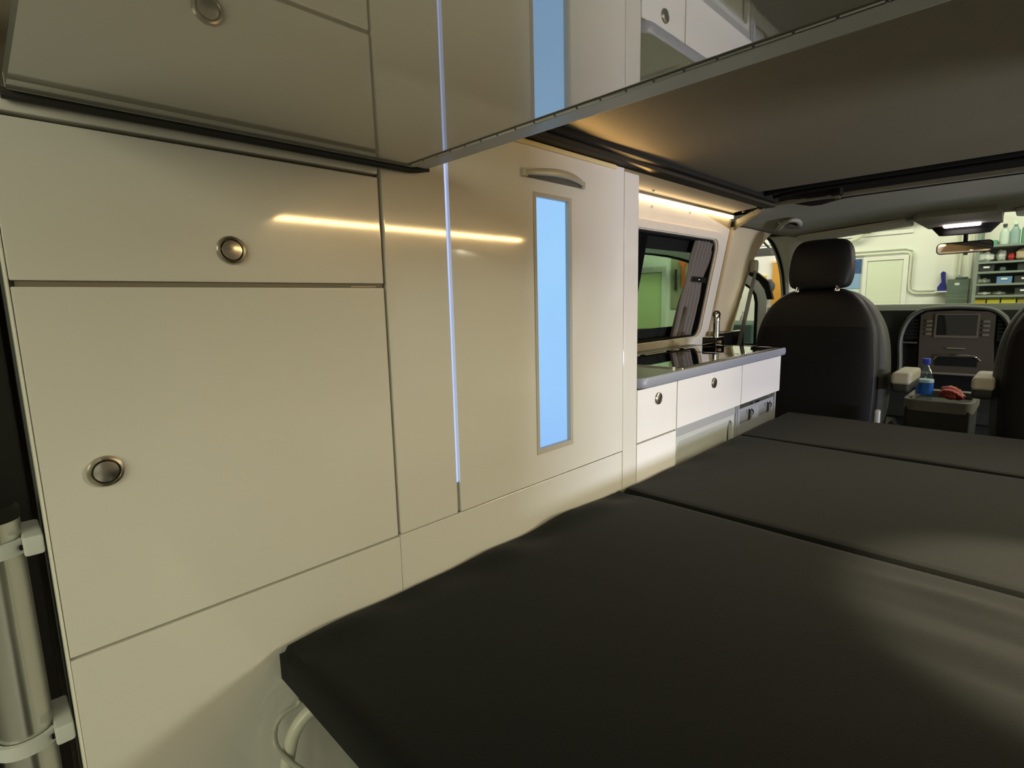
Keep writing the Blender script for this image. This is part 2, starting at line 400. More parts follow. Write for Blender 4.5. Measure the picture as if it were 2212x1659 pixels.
nt.links.new(tc.outputs['Object'], n_.inputs[0]); nt.links.new(n_.outputs['Fac'], cr.inputs[0]); nt.links.new(cr.outputs[0], e.inputs[0]); nt.links.new(e.outputs[0], nt.nodes['Material Output'].inputs[0])
obj('window_light_panel', box(0.7765, 0.8745, W+0.0085, W+0.011, 0.8075, 1.2985), BG, dr, smooth=False, label='narrow frosted window glowing pale blue')
# curved bow handle
hp = []
for i in range(21):
    t = i/20; x = 0.741+0.176*t; bow = math.sin(PI*t)
    hp.append((x, bow))
bmh = bmesh.new(); rings = []
for x, bow in hp:
    out = 0.005+0.020*bow**0.7; hz = 0.0045+0.003*bow; zc = 1.3365+0.006*bow-0.002
    ring = []
    for k in range(12):
        a = 2*PI*k/12
        ring.append(bmh.verts.new((x, W-out-0.0035*math.sin(a), zc+hz*math.cos(a))))
    rings.append(ring)
for p, q in zip(rings, rings[1:]):
    for i in range(12): bmh.faces.new((p[i], p[(i+1) % 12], q[(i+1) % 12], q[i]))
bmh.faces.new(rings[0]); bmh.faces.new(rings[-1][::-1])
hm = mat('handle_silver', (0.50, 0.48, 0.40), 0.35, metal=0.15)
hd = obj('handle', bmh, hm, dr, label='bowed silver-grey pull handle')
# web of the handle: closes the space between bow and door below
web = bmesh.new(); a_ = []; b_ = []
for x, bow in hp:
    a_.append(web.verts.new((x, W-0.003-0.018*bow**0.7, 1.3325+0.004*bow))); b_.append(web.verts.new((x, W-0.0005, 1.329)))
for i in range(20): web.faces.new((a_[i], a_[i+1], b_[i+1], b_[i]))
ret = bmesh.ops.extrude_face_region(web, geom=web.faces[:])
for v in ret['geom']:
    if isinstance(v, bmesh.types.BMVert): v.co.z += 0.003
obj('handle_underside', web, mat('handle_grey', (0.20, 0.19, 0.16), 0.6), hd)
for x in (0.743, 0.915):
    obj('handle_foot', box(x-0.006, x+0.006, W-0.009, W, 1.328, 1.342, 0.002), hm, hd)
obj('top_moulding', box(0.70, 1.04, W-0.004, W-0.0002, 1.3855, 1.3945, 0.0015), mat('moulding_painted_glow', (0.80, 0.66, 0.34), 0.3, coat=0.5), wc, label='thin strip along the top edge with warm light painted gold')  # gold colour stands for the warm strip light on this edge

# ================================================================== kitchen block
kc = thing('kitchen_cabinet', 'low white kitchen cabinet under the grey-edged worktop beyond the wardrobe', 'cabinet', (1.65, 0.86, 0.15))
obj('body', box(1.140, 1.346, 0.7205, 1.03, 0.15, 0.876), LAMP_, kc)
bm = box(1.346, 2.155, 0.7205, 1.03, 0.7445, 0.876); box(1.346, 2.155, 0.86, 1.03, 0.15, 0.7445, bm=bm)
box(1.346, 1.352, 0.7205, 0.86, 0.15, 0.7445, bm=bm); box(2.149, 2.155, 0.7205, 0.86, 0.15, 0.7445, bm=bm)
obj('carcass', bm, LAMP_, kc, smooth=False)
mj = mat('joint_mauve', (0.25, 0.19, 0.19), 0.7)
bm = box(1.1402, 1.346, 0.7185, 0.7203, 0.155, 0.874); box(1.346, 2.152, 0.7185, 0.7203, 0.7447, 0.874, bm=bm)
obj('joint_strip', bm, mj, kc, smooth=False, label='mauve-brown joints between the fronts')
a1 = front('drawer', 1.1415, 1.3430, 0.7440, 0.8785, kc, LAMP_); push_knob(1.242, 0.845, a1, 0.0165)
front('lower_panel', 1.1415, 1.3430, 0.155, 0.7400, kc, LAMP_)
a2 = front('flap', 1.3475, 1.7880, 0.7440, 0.8785, kc, LAMP_); push_knob(1.574, 0.845, a2, 0.0165)
front('end_flap', 1.7920, 2.1560, 0.7440, 0.8785, kc, LAMP_)
# grey moulded storage box under the flap
gb = obj('cool_box_lid', box(1.352, 1.768, 0.708, 0.722, 0.715, 0.742, 0.003), mat('grey_lid', (0.36, 0.37, 0.38), 0.5), kc, label='grey moulded strip under the flap')
bm = plate([(1.352, 0.56), (1.768, 0.56), (1.768, 0.714), (1.352, 0.714)], [rrect(1.372, 1.752, 0.58, 0.699, 0.02)], lambda x, z: Vector((x, 0.712, z)), (0, 0.012, 0))
obj('cool_box_frame', bm, GREYP, kc)
bm = bmesh.new(); rws = []
for x in pgrid(14, 1.366, 1.758):
    rws.append([(x, 0.714, 0.702), (x, 0.720, 0.694), (x, 0.726, 0.676), (x, 0.729, 0.64), (x, 0.729, 0.58)])
obj('cool_box_door', loft(rws, (0, 0.006, 0)), mat('pale_green_grey', (0.52, 0.55, 0.52), 0.45), kc)
# aluminium runners and tray under the end flap
for x0, x1 in ((1.770, 1.779), (1.784, 1.796), (2.128, 2.140)):
    obj('runner_post', box(x0, x1, 0.706, 0.722, 0.50, 0.742, 0.0015), mat('runner_silver', (0.42, 0.44, 0.48), 0.4, metal=0.3), kc)
bm = plate([(1.797, 0.60), (2.127, 0.60), (2.127, 0.724), (1.797, 0.724)], [rrect(1.815, 1.925, 0.668, 0.712, 0.008), rrect(1.985, 2.105, 0.668, 0.712, 0.008)], lambda x, z: Vector((x, 0.712, z)), (0, 0.006, 0))
obj('tray_front', bm, mat('tray_silver', (0.36, 0.38, 0.42), 0.45, metal=0.2), kc, smooth=False, label='aluminium tray front with two finger slots')
obj('tray_back', box(1.797, 2.127, 0.726, 0.732, 0.60, 0.724), mat('tray_shade', (0.26, 0.27, 0.29), 0.5), kc)
for xx in (1.895, 2.07):
    obj('tray_clip', tube([(xx, 0.708, 0.712), (xx+0.012, 0.703, 0.704), (xx+0.022, 0.708, 0.690)], 0.003, 8), CHROME, kc)
obj('tray_clip', box(1.925, 1.975, 0.706, 0.712, 0.727, 0.735, 0.002), CHROME, kc)

wt = thing('worktop', 'dark grey worktop with a rounded blue-grey edge over the kitchen cabinet', 'worktop', (1.65, 0.86, 0.880))
def wt_out(inset=0.0):
    pts = []
    x0, x1, y0, y1 = 1.1405, 2.178-inset, 0.689+inset, 1.085
    R_ = 0.035
    for k in range(8):
        a = math.radians(180+90*k/7); pts.append((x0+R_+R_*math.cos(a), y0+R_+R_*math.sin(a)))
    R_ = 0.012
    for k in range(6):
        a = math.radians(270+90*k/5); pts.append((x1-R_+R_*math.cos(a), y0+R_+R_*math.sin(a)))
    return pts+[(x1, y1), (x0, y1)]
bm = prism(wt_out(0.002), lambda x, y: Vector((x, y, 0.8835)), lambda x, y: Vector((x, y, 0.9062)))
obj('worktop_slab', bm, mat('grey_brown_laminate', (0.115, 0.108, 0.085), 0.35, noise=(60, 0.1)), wt)
bm = bmesh.new(); po = wt_out(0.0)[:14]; pi_ = wt_out(0.0)[:14]
rws = []
cen = [(p[0], p[1]) for p in po]
def nrm(i):
    a = Vector(cen[max(0, i-1)]); b2 = Vector(cen[min(len(cen)-1, i+1)]); t = (b2-a).normalized(); return Vector((t.y, -t.x))
for i, p in enumerate(cen):
    n2 = nrm(i); row = []
    for k in range(9):
        a = -PI/2+PI*k/8
        row.append((p[0]+n2.x*(0.004*math.cos(a)-0.003), p[1]+n2.y*(0.004*math.cos(a)-0.003), 0.895+0.0135*math.sin(a)*(1 if abs(math.sin(a)) > 2 else 1)))
    rws.append(row)
obj('worktop_edge', loft(rws, None), EDGE, wt, label='rounded blue-grey edge band')

sink = thing('sink', 'built-in sink nearer the camera under a black glass lid', 'sink', (1.62, 0.86, 0.907))
obj('rim', plate(rrect(1.375, 1.838, 0.712, 1.005, 0.03), [rrect(1.383, 1.830, 0.720, 0.997, 0.025)], lambda x, y: Vector((x, y, 0.9065)), (0, 0, 0.0050)), CHROME, sink, label='chrome rim')
obj('glass_lid', prism(rrect(1.384, 1.829, 0.721, 0.996, 0.024), lambda x, y: Vector((x, y, 0.9068)), lambda x, y: Vector((x, y, 0.9105))), BLKG, sink, label='black mirror-like glass lid')
hob = thing('hob', 'built-in hob at the far end of the worktop under a black glass lid', 'hob', (2.0, 0.86, 0.907))
obj('rim', plate(rrect(1.842, 2.150, 0.712, 1.005, 0.012), [rrect(1.848, 2.144, 0.718, 0.999, 0.010)], lambda x, y: Vector((x, y, 0.9065)), (0, 0, 0.0050)), CHROME, hob, label='chrome rim')
obj('glass_lid', prism(rrect(1.849, 2.143, 0.719, 0.998, 0.010), lambda x, y: Vector((x, y, 0.9068)), lambda x, y: Vector((x, y, 0.9105))), BLKG, hob, label='black mirror-like glass lid')
for x, y, par in ((1.62, 0.975, sink), (1.80, 0.975, sink), (1.90, 0.975, hob)):
    obj('hinge_cap', lathe((x, y, 0.9105), (0, 0, 1), [(0.009, 0), (0.009, 0.003), (0.007, 0.004), (0, 0.004)], 18), BLK, par)
obj('latch', box(2.050, 2.058, 0.745, 0.775, 0.9105, 0.917, 0.001), BLK, hob)

# folded tap at the far back corner
tp = thing('tap', 'chrome folding tap standing behind the far corner of the hob lid', 'tap', (2.13, 0.945, 0.905))
obj('stem', lathe((2.13, 0.945, 0.935), (0, 0, 1), [(0.0130, 0), (0.0130, 0.075), (0.0145, 0.080), (0.0145, 0.100), (0.010, 0.112), (0, 0.112)], 24), CHROME, tp)
obj('socket', box(2.09, 2.17, 0.925, 0.985, 0.905, 0.945, 0.004), BLKG, tp, label='glossy black base block')
dirv = (Vector((0, 0, 1.1))-Vector((2.13, 0.945, 1.05))); dirv.z = 0; dirv.normalize()
obj('spout', lathe(Vector((2.13, 0.945, 1.036))-dirv*0.004, dirv, [(0.0140, -0.01), (0.0155, 0.0), (0.0155, 0.017), (0.0135, 0.020), (0.0120, 0.014), (0, 0.014)], 24), mat('dark_tap_mouth', (0.008, 0.006, 0.006), 0.25), tp)
obj('lever', box(2.104, 2.118, 0.915, 0.928, 0.920, 0.932, 0.003), mat('tan_fitting', (0.45, 0.33, 0.2), 0.3), tp)

# ================================================================== overhead board
ob = thing('overhead_board', 'large glossy overhead board mirroring the cabinets, hinged strip along its front edge', 'board', (0.26, 0.2, 1.303))
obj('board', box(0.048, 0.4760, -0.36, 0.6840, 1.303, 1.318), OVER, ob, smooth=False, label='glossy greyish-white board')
obj('edge_batten', box(0.4775, 0.5130, -0.36, 0.6800, 1.3015, 1.318, 0.005, 3), mat('batten_grey', (0.52, 0.53, 0.52), 0.4), ob, label='pale grey rounded edging strip')
bm = bmesh.new()
nseg = 34
for k in range(nseg):
    y0 = -0.355+k*(1.025/nseg)
    cyl((0.4768, y0+0.0012, 1.3022), (0.4768, y0+1.025/nseg-0.0012, 1.3022), 0.0017, 8, bm)
obj('piano_hinge', bm, ALU, ob, label='long thin metal piano hinge')
obj('hinge_leaf', box(0.4735, 0.4800, -0.357, 0.678, 1.3022, 1.3030), mat('hinge_dark', (0.12, 0.115, 0.10), 0.5), ob)
obj('side_moulding', box(0.048, 0.505, 0.6840, 0.6900, 1.3035, 1.319, 0.002), WHITEP, ob)
bm = tube([(0.045, 0.6945, 1.3015), (0.25, 0.6945, 1.3015), (0.46, 0.6945, 1.3015), (0.495, 0.690, 1.3015), (0.512, 0.675, 1.303)], 0.0052, 10, n=6)
obj('rubber_lip', bm, mat('lip_dark', (0.035, 0.035, 0.03), 0.5), ob, label='dark rubber lip against the cabinet')

# ================================================================== mattress cushions and bed
def wr(x, y):
    s = 0
    s += 0.0045*math.exp(-((y-0.665)/0.03)**2)*(math.sin(x*23)+0.6*math.sin(x*41+1))
    s += 0.0012*math.sin(x*9+y*5)*math.sin(y*8)
    # soft folds in the added spot's patch at the right
    for cx, cy, dx, dy, a in ((0.97, 0.05, 0.02, 0.10, 0.006), (0.90, 0.00, 0.02, 0.12, -0.004), (0.84, 0.03, 0.025, 0.09, 0.005), (0.79, -0.02, 0.02, 0.1, -0.003)):
        s += a*math.exp(-((x-cx)/dx)**2-((y-cy)/dy)**2)
    s += 0.012*math.exp(-((x-0.83)/0.06)**2-((y-0.68)/0.03)**2)
    return s
grp = None
def cush(label, x0, x1, disp, y1=0.692):
    o = obj('mattress_cushion', cushion(x0, x1, -0.40, y1, 0.590, 0.652, 0.016, int((x1-x0)/0.0085), 110, disp), CLOTH)
    return tag(o, label, 'cushion')
cush('large charcoal mattress cushion nearest the camera, its rear corner overhanging the bed', 0.240, 1.053, wr, 0.699)
cush('middle charcoal mattress cushion lying between the nearest and the narrow far one', 1.058, 1.752, lambda x, y: 0.002*math.sin(x*6)*math.sin(y*7)+0.002*math.exp(-((y-0.67)/0.03)**2)*math.sin(x*31))
cush('narrow charcoal mattress cushion at the far end just behind the driver seat', 1.757, 2.228, lambda x, y: 0.0015*math.sin(x*8)*math.sin(y*7))
bb = thing('bed_base', 'pale grey bed box under the nearest mattress cushion', 'bed base', (1.2, 0.2, 0.15))
obj('box', box(0.30, 2.20, -0.38, 0.66, 0.15, 0.575, 0.003), mat('bed_box_grey', (0.33, 0.34, 0.31), 0.5), bb)
obj('support_board', box(0.285, 2.22, -0.39, 0.685, 0.576, 0.589, 0.002), mat('support_grey', (0.42, 0.43, 0.40), 0.5), bb)
hs = tube([(0.288, 0.640, 0.562), (0.262, 0.655, 0.566), (0.237, 0.660, 0.545), (0.224, 0.660, 0.508), (0.221, 0.660, 0.476), (0.222, 0.660, 0.445), (0.227, 0.658, 0.41), (0.235, 0.650, 0.37), (0.245, 0.62, 0.30), (0.262, 0.56, 0.22), (0.275, 0.50, 0.1605), (0.280, 0.42, 0.1600)], 0.0088, 14)
tag(obj('cable_hose', hs, mat('ivory_hose', (0.62, 0.61, 0.50), 0.3)), 'thick ivory hose looping below the rear corner of the nearest cushion', 'hose')
hs = tube([(0.252, 0.672, 0.574), (0.246, 0.673, 0.569), (0.230, 0.676, 0.565), (0.218, 0.676, 0.552), (0.213, 0.664, 0.536), (0.222, 0.648, 0.518), (0.236, 0.630, 0.502), (0.252, 0.612, 0.490), (0.270, 0.590, 0.480), (0.294, 0.56, 0.470)], 0.0036, 10)
tag(obj('cable', hs, mat('grey_cable', (0.42, 0.42, 0.36), 0.25)), 'thin grey cable crossing the thick ivory hose under the bed', 'cable')

# ================================================================== table leg clipped to the cabinet end
tl = thing('table_leg', 'brushed steel tube with black cap clipped upright beside the rear cabinet', 'table leg', (-0.012, 0.785, 0.16))
obj('tube', lathe((-0.012, 0.785, 0.16), (0, 0, 1), [(0.0240, 0), (0.0240, 0.722)], 40), mat('tube_steel', (0.66, 0.65, 0.60), 0.24, metal=1.0, bump=('noise', 40, 0.08, 0.002)), tl)
obj('cap', lathe((-0.012, 0.785, 0.882), (0, 0, 1), [(0.0245, 0), (0.0248, 0.012), (0.022, 0.016), (0, 0.016)], 40), BLACKR, tl)
for zz, lab in ((0.845, 'white plastic pipe clip holding the steel tube near its black cap'), (0.617, 'white plastic pipe clip holding the steel tube lower down')):
    c = thing('pipe_clip', lab, 'clip', (0.0, 0.785, zz))
    bm = bmesh.new(); rws = []
    for k in range(25):
        a = math.radians(35+290*k/24); ro, ri = 0.0300, 0.0250
        cx_, cy_ = -0.012+ro*math.cos(a), 0.785+ro*math.sin(a); dx_, dy_ = -0.012+ri*math.cos(a), 0.785+ri*math.sin(a)
        rws.append([(cx_, cy_, zz), (cx_, cy_, zz+0.016), (dx_, dy_, zz+0.016), (dx_, dy_, zz)])
    obj('ring', loft(rws, None, close=True), WHITEP, c)
    obj('foot', box(0.010, 0.0272, 0.752, 0.818, zz-0.002, zz+0.020, 0.003), WHITEP, c)
    obj('screw', lathe((0.009, 0.76, zz+0.008), (-1, 0, 0), [(0.003, -0.002), (0.003, 0.0015), (0, 0.0022)], 12), BLK, c)
struct('trim_9', box(-0.30, -0.03, 1.00, 1.14, -0.05, 1.50, 0.01), BLACKR)      # dark rear post of the body
struct('trim_10', box(-0.06, 0.024, 0.86, 1.05, 0.16, 1.50, 0.004), BLACKR)

# ================================================================== left window, curtain, light strips
wn = struct('window_1', plate(rrect(1.255, 2.325, 0.905, 1.375, 0.06), [rrect(1.765, 2.27, 0.985, 1.292, 0.015)], lambda x, z: Vector((x, yl(z, 0.045), z)), (0, 0.008, 0)), BLK)
gl = obj('pane', plate(rrect(1.76, 2.275, 0.98, 1.30, 0.015), [], lambda x, z: Vector((x, yl(z, 0.054), z)), (0, 0.004, 0)), glassy('green_tinted_glass', (0.74, 0.88, 0.77), 0.07), None, smooth=False)
gl.parent = wn; gl.location = gl.location-wn.location
struct('trim_11', plate(rrect(1.302, 2.290, 0.937, 1.343, 0.045), [rrect(1.309, 2.283, 0.944, 1.336, 0.042)], lambda x, z: Vector((x, yl(z, 0.006), z)), (0, 0.036, 0)), BLK)
cu = thing('curtain', 'grey-brown gathered curtain tied back at the far side of the side window', 'curtain', (2.2, 1.07, 0.94))
rws = []
for j in range(33):
    t = j/32; z = 1.350-0.425*t
    tie = math.exp(-((z-1.18)/0.06)**2)
    xa = 2.125-0.058*t+0.035*tie*0.2+0.01*tie; xb = 2.288-0.040*t-0.025*tie
    row = []
    for i in range(61):
        s = i/60
        row.append((xa+(xb-xa)*s, yl(z, 0.016)+(0.010-0.004*tie)*math.sin(s*2*PI*5.5+0.8*math.sin(t*5)), z))
    rws.append(row)
obj('cloth', loft(rws, (0, 0.0015, 0)), CURT, cu)
obj('tie_band', loft([[(p.x, p.y-0.004, p.z-0.011), (p.x, p.y-0.008, p.z+0.011)] for p in smooth_pts([(2.136, yl(1.178, 0.0), 1.180), (2.15, yl(1.178, -0.004), 1.180), (2.20, yl(1.178, -0.008), 1.178), (2.235, yl(1.178, -0.004), 1.175)], 5)], (0, 0.002, 0)), BLK, cu, label='black tie band')
obj('stud', lathe((2.165, yl(1.178, -0.012), 1.179), (-0.3, -1, 0), [(0.004, -0.002), (0.004, 0.002), (0.002, 0.003), (0, 0.003)], 14), CHROME, cu, label='small silver stud')
cu2 = thing('curtain', 'dark curtain stacked at the near side of the side window by the wardrobe', 'curtain', (1.70, 1.07, 0.94))
rws = []
for j in range(17):
    t = j/16; z = 1.350-0.425*t
    rws.append([(1.33+0.43*i/40, yl(z, 0.020)+0.006*math.sin(i/40*2*PI*9), z) for i in range(41)])
obj('cloth', loft(rws, (0, 0.0015, 0)), mat('dark_curtain', (0.006, 0.006, 0.006), 0.95, spec=0.05), cu2)

warm = (1.0, 0.60, 0.21)
def led(name, label, x0, x1, y, z, pw, side):
    t = thing(name, label, 'light strip', ((x0+x1)/2, y, z))
    obj('diffuser', box(x0, x1, y-0.004, y+0.004, z-0.008, z+0.003, 0.001), emis('warm_led_'+str(side), (1.0, 0.74, 0.38), 16.0 if side < 0 else 7.0), t, label='glowing warm white diffuser')
    obj('channel', box(x0-0.004, x1+0.004, y-0.007, y+0.007, z+0.0032, z+0.006), ALU, t)
    n = 3
    for k in range(n):
        xx = x0+(x1-x0)*(k+0.5)/n
        area('warm_strip_light', (xx, y-0.012*side, z-0.002), (xx, y-0.012*side-0.20*side, z-0.25), (x1-x0)/n, 0.012, pw/n, warm)
led('light_strip', 'warm glowing light strip above the side window behind the wardrobe', 1.15, 2.365, 0.992, 1.445, 0.42, 1)
led('light_strip', 'warm light strip over the side door mirrored in the cabinet fronts', 0.69, 1.86, -0.382, 1.392, 1.9, -1)
# strip lying on top of the wardrobe, washing the ceiling
t = thing('light_strip', 'warm light strip on top of the wardrobe washing the ceiling board', 'light strip', (0.9, 0.80, 1.397))
obj('diffuser', box(0.60, 1.12, 0.835, 0.843, 1.3965, 1.400), emis('warm_led_top', (1.0, 0.72, 0.36), 8.0), t)
area('warm_wash', (0.95, 0.66, 1.385), (1.0, 0.30, 1.43), 0.45, 0.01, 0.38, warm)
for i, (x, y, z) in enumerate(((1.72, 1.036, 1.425), (2.00, 1.036, 1.432), (2.25, 0.90, 1.446), (1.60, 0.93, 1.452))):
    tag(obj('lining_button', lathe((x, y if y < 1 else yl(z), z), (0, -1, -0.4), [(0.008, -0.004), (0.008, 0.001), (0.005, 0.003), (0, 0.0035)], 16), WALLW),
        ['cream lining button just under the light strip nearer the wardrobe', 'cream lining button just under the middle of the light strip', 'small cream lining button above the far end of the light strip', 'cream lining button above the light strip next to the wardrobe'][i], 'button')

# ================================================================== B pillar, belt, headliner
def curve_pts(pts, n): return smooth_pts(pts, n)
# B-pillar: from wall end (x 2.385) to the door opening edge
rows = []
for z, xl, xr, in ((0.30, 2.385, 2.66), (0.70, 2.385, 2.66), (0.90, 2.387, 2.655), (1.0, 2.388, 2.66), (1.107, 2.39, 2.672), (1.197, 2.39, 2.692), (1.287, 2.39, 2.722), (1.345, 2.39, 2.765), (1.385, 2.39, 2.82), (1.405, 2.39, 2.86)):
    yw = yl(z)
    rows.append([(xl, yw+0.004, z), (xl+0.004, yw-0.012, z), (xl+0.05, yw-0.030, z), (xl+0.13, yw-0.034, z), (xr-0.06, yw-0.026, z), (xr-0.012, yw-0.008, z), (xr, yw+0.015, z), (xr, yw+0.05, z)])
struct('wall_left_pillar', loft(rows, (0, 0.035, 0)), PILL)
struct('trim_12', box(2.36, 2.64, yl(0.9)-0.075, yl(0.9)-0.045, 0.85, 0.945, 0.004), BLKG)
# seat belt
bt = thing('seat_belt', 'grey seat belt hanging from its guide on the pillar beside the driver seat', 'seat belt', (2.64, 1.0, 0.9))
obj('guide', box(2.615, 2.668, 0.985, 1.012, 1.215, 1.275, 0.010, 3), mat('guide_plastic', (0.42, 0.40, 0.36), 0.5), bt, label='pale plastic belt guide')
obj('webbing', loft([[(2.612, 0.985, 1.225), (2.662, 0.992, 1.225)], [(2.590, 1.0, 1.12), (2.636, 1.0, 1.12)], [(2.560, 1.01, 1.0), (2.606, 1.01, 1.0)], [(2.520, 1.02, 0.86), (2.566, 1.02, 0.86)]], (0, -0.002, 0)), mat('belt_webbing', (0.13, 0.12, 0.11), 0.8), bt)
# headliner over the cab
rows = []
for i in range(16):
    t = i/15; x = 1.955+(3.02-1.955)*t
    row = []
    for j in range(41):
        s = j/40; y = -0.46+(1.085-(-0.46))*s
        crown = 0.045*(1-((y-0.31)/0.62)**2) if abs(y-0.31) < 0.62 else 0
        z = 1.404*(1-t)+1.376*t + crown*t**1.3 + 0.020*math.sin(PI*min(1, t*1.2))*(1-abs((y-0.31)/0.8)**3)
        if y > 0.88: z += 0.034*t*min(1, (y-0.88)/0.12)
        if y < -0.26: z += 0.034*t*min(1, (-0.26-y)/0.12)
        if y < -0.10: z -= 0.012*min(1, (-0.10-y)/0.05)*max(0, 1-t*3)
        xx = x
        ym = max(y, 0.62-y)
        if ym > 0.72: xx = max(x, 1.97+1.55*(min(ym, 1.03)-0.72))
        if y > 0.72: z -= 0.012*min(1, (y-0.72)/0.05)*max(0, 1-t*3)
        row.append((xx, y, z))
    rows.append(row)
struct('ceiling_cab', loft(rows, (0, 0, 0.02)), HEADL)
def zhead(x, y):
    t = (x-1.955)/(3.02-1.955)
    crown = 0.045*(1-((y-0.31)/0.62)**2) if abs(y-0.31) < 0.62 else 0
    return 1.404*(1-t)+1.376*t+crown*t**1.3+0.020*math.sin(PI*min(1, t*1.2))*(1-abs((y-0.31)/0.8)**3)
# A pillars
def apillar(side):
    yy = lambda y: y if side > 0 else 0.62-y
    arch = [(2.882, 1.055, 1.396), (2.976, 1.06, 1.408), (3.07, 1.062, 1.388), (3.18, 1.066, 1.328), (3.27, 1.070, 1.245), (3.335, 1.075, 1.141), (3.39, 1.08, 1.0), (3.42, 1.08, 0.80)]
    scr = [(2.93, 0.86, 1.398), (3.017, 0.893, 1.377), (3.09, 0.93, 1.343), (3.185, 0.967, 1.297), (3.30, 1.005, 1.245), (3.378, 1.033, 1.206), (3.50, 1.07, 1.15), (3.60, 1.09, 1.07)]
    A = smooth_pts(arch, 4); B = smooth_pts(scr, 4)
    rws = []
    for a, b2 in zip(A, B):
        mid = (a+b2)/2 + Vector((-0.03, -0.012, -0.004))
        q1 = (a*0.75+b2*0.25)+Vector((-0.022, -0.008, -0.003)); q3 = (a*0.25+b2*0.75)+Vector((-0.022, -0.008, -0.003))
        rws.append([(p.x, yy(p.y), p.z) for p in (a+Vector((0.0, 0.03, 0.01)), a, q1, mid, q3, b2, b2+Vector((0.02, 0.01, 0.01)))])
    return loft(rws, (0.012, 0, 0.01))
APM = mat('pale_pillar_trim', (0.70, 0.69, 0.60), 0.7)
struct('trim_13', apillar(1), APM); struct('trim_14', apillar(-1), APM)
# black door seal along the arch
seal = smooth_pts([(2.69, 1.078, 1.10), (2.70, 1.072, 1.197), (2.73, 1.068, 1.287), (2.785, 1.064, 1.358), (2.882, 1.066, 1.399), (2.976, 1.070, 1.409), (3.075, 1.072, 1.387), (3.185, 1.076, 1.328), (3.275, 1.080, 1.245), (3.338, 1.085, 1.141), (3.39, 1.09, 1.0), (3.41, 1.09, 0.7)], 4)
struct('trim_15', tube([tuple(p) for p in seal], 0.008, 10, n=1), BLK)
# windshield
ws = struct('window_2', loft([[(3.025, -0.30, 1.376), (3.04, 0.0, 1.41), (3.04, 0.31, 1.421), (3.04, 0.62, 1.41), (3.025, 0.92, 1.376)], [(3.745, -0.52, 1.045), (3.76, 0.0, 1.04), (3.76, 0.31, 1.04), (3.76, 0.62, 1.04), (3.745, 1.14, 1.045)]], (0.006, 0, 0.008)), glassy('windshield_glass', (0.93, 0.96, 0.90), 0.05))

# sun visors, console, mirror, handle
def visor(y0, y1, label):
    t = thing('sun_visor', label, 'sun visor', ((2.85), (y0+y1)/2, 1.40))
    bm = bmesh.new(); sh = rrect(y0, y1, 0, 1, 0.001)
    pts = []
    n = 30
    loopo = []
    for (y, s) in rrect(y0, y1, 0.0, 0.165, 0.030, 6):
        loopo.append((y, s))
    f0 = lambda y, s: Vector((2.835+s, y, zhead(2.835+s, y)-0.012-s*0.06))
    f1 = lambda y, s: Vector((2.835+s, y, zhead(2.835+s, y)-0.0005-s*0.02))
    b2 = prism(loopo, f0, f1)
    obj('panel', b2, mat('visor_vinyl', (0.52, 0.51, 0.44), 0.8), t)
    obj('hinge_rod', cyl((2.85, y0+0.01, zhead(2.85, y0)-0.012), (2.85, y0-0.03, zhead(2.85, y0-0.03)-0.008), 0.005, 10), GREYP, t)
    ym = (y0+y1)/2
    obj('mirror_flap', box(2.955, 2.985, ym-0.06, ym+0.06, zhead(2.97, ym)-0.026, zhead(2.97, ym)-0.021, 0.001), GREYP, t)
    return t
visor(0.445, 0.885, 'grey sun visor folded against the headliner above the driver seat')
visor(-0.30, 0.115, 'grey sun visor at the right edge above the passenger seat')
oc = thing('overhead_console', 'pale overhead console with glowing map lamp above the rear-view mirror', 'console', (2.96, 0.28, 1.39))
f0 = lambda x, y: Vector((x, y, 1.398-0.02*(x-2.75)/0.3)); f1 = lambda x, y: Vector((x, y, zhead(min(x, 3.02), y)+0.012))
obj('housing', prism([(2.74, 0.40), (2.74, 0.16), (2.80, 0.152), (3.03, 0.155), (3.045, 0.17), (3.045, 0.385), (3.03, 0.40), (2.80, 0.42)], f0, f1), HEADL, oc)
f0 = lambda x, y: Vector((3.00+(x-3.0)*0.8, 0.275+(y-0.275)*0.9, 1.355)); f1 = lambda x, y: Vector((x, y, 1.392))
bl = []
for k in range(24):
    a = 2*PI*k/24; bl.append((3.02+0.045*math.cos(a), 0.275+0.118*math.copysign(abs(math.sin(a))**0.6, math.sin(a))))
obj('sensor_pod', prism(bl, lambda x, y: Vector((3.03+(x-3.02)*0.6, 0.275+(y-0.275)*0.72, 1.345)), lambda x, y: Vector((x+0.01, y, 1.385))), BLK, oc, label='black pod under the console')
obj('map_lamp', box(2.958, 2.990, 0.220, 0.342, 1.3720, 1.3860, 0.006, 3), emis('map_lamp_glow', (1.0, 0.82, 0.86), 8.0), oc, label='glowing pinkish-white map lamp')
area('map_lamp_light', (2.975, 0.281, 1.3710), (2.8, 0.281, 0.8), 0.11, 0.015, 1.5, (1, 0.87, 0.82))
rm = thing('rear_view_mirror', 'black rear-view mirror hanging below the overhead console in the windscreen', 'mirror', (3.12, 0.27, 1.26))
MR = (0.0, 0.275, 1.292)
mm = rot_about(Vector((3.09, 0.275, 1.292)), 'Z', math.radians(-6)) @ rot_about(Vector((3.09, 0.275, 1.292)), 'X', math.radians(-0.5))
b2 = prism(rrect(0.178, 0.372, 1.268, 1.318, 0.018), lambda y, z: Vector((3.078, y, z)), lambda y, z: Vector((3.100, y*0.9+0.0275, (z-1.293)*0.8+1.293)))
obj('housing', xform(b2, mm), BLK, rm)
b2 = prism(rrect(0.182, 0.368, 1.272, 1.314, 0.015), lambda y, z: Vector((3.0772, y, z)), lambda y, z: Vector((3.0785, y, z)))
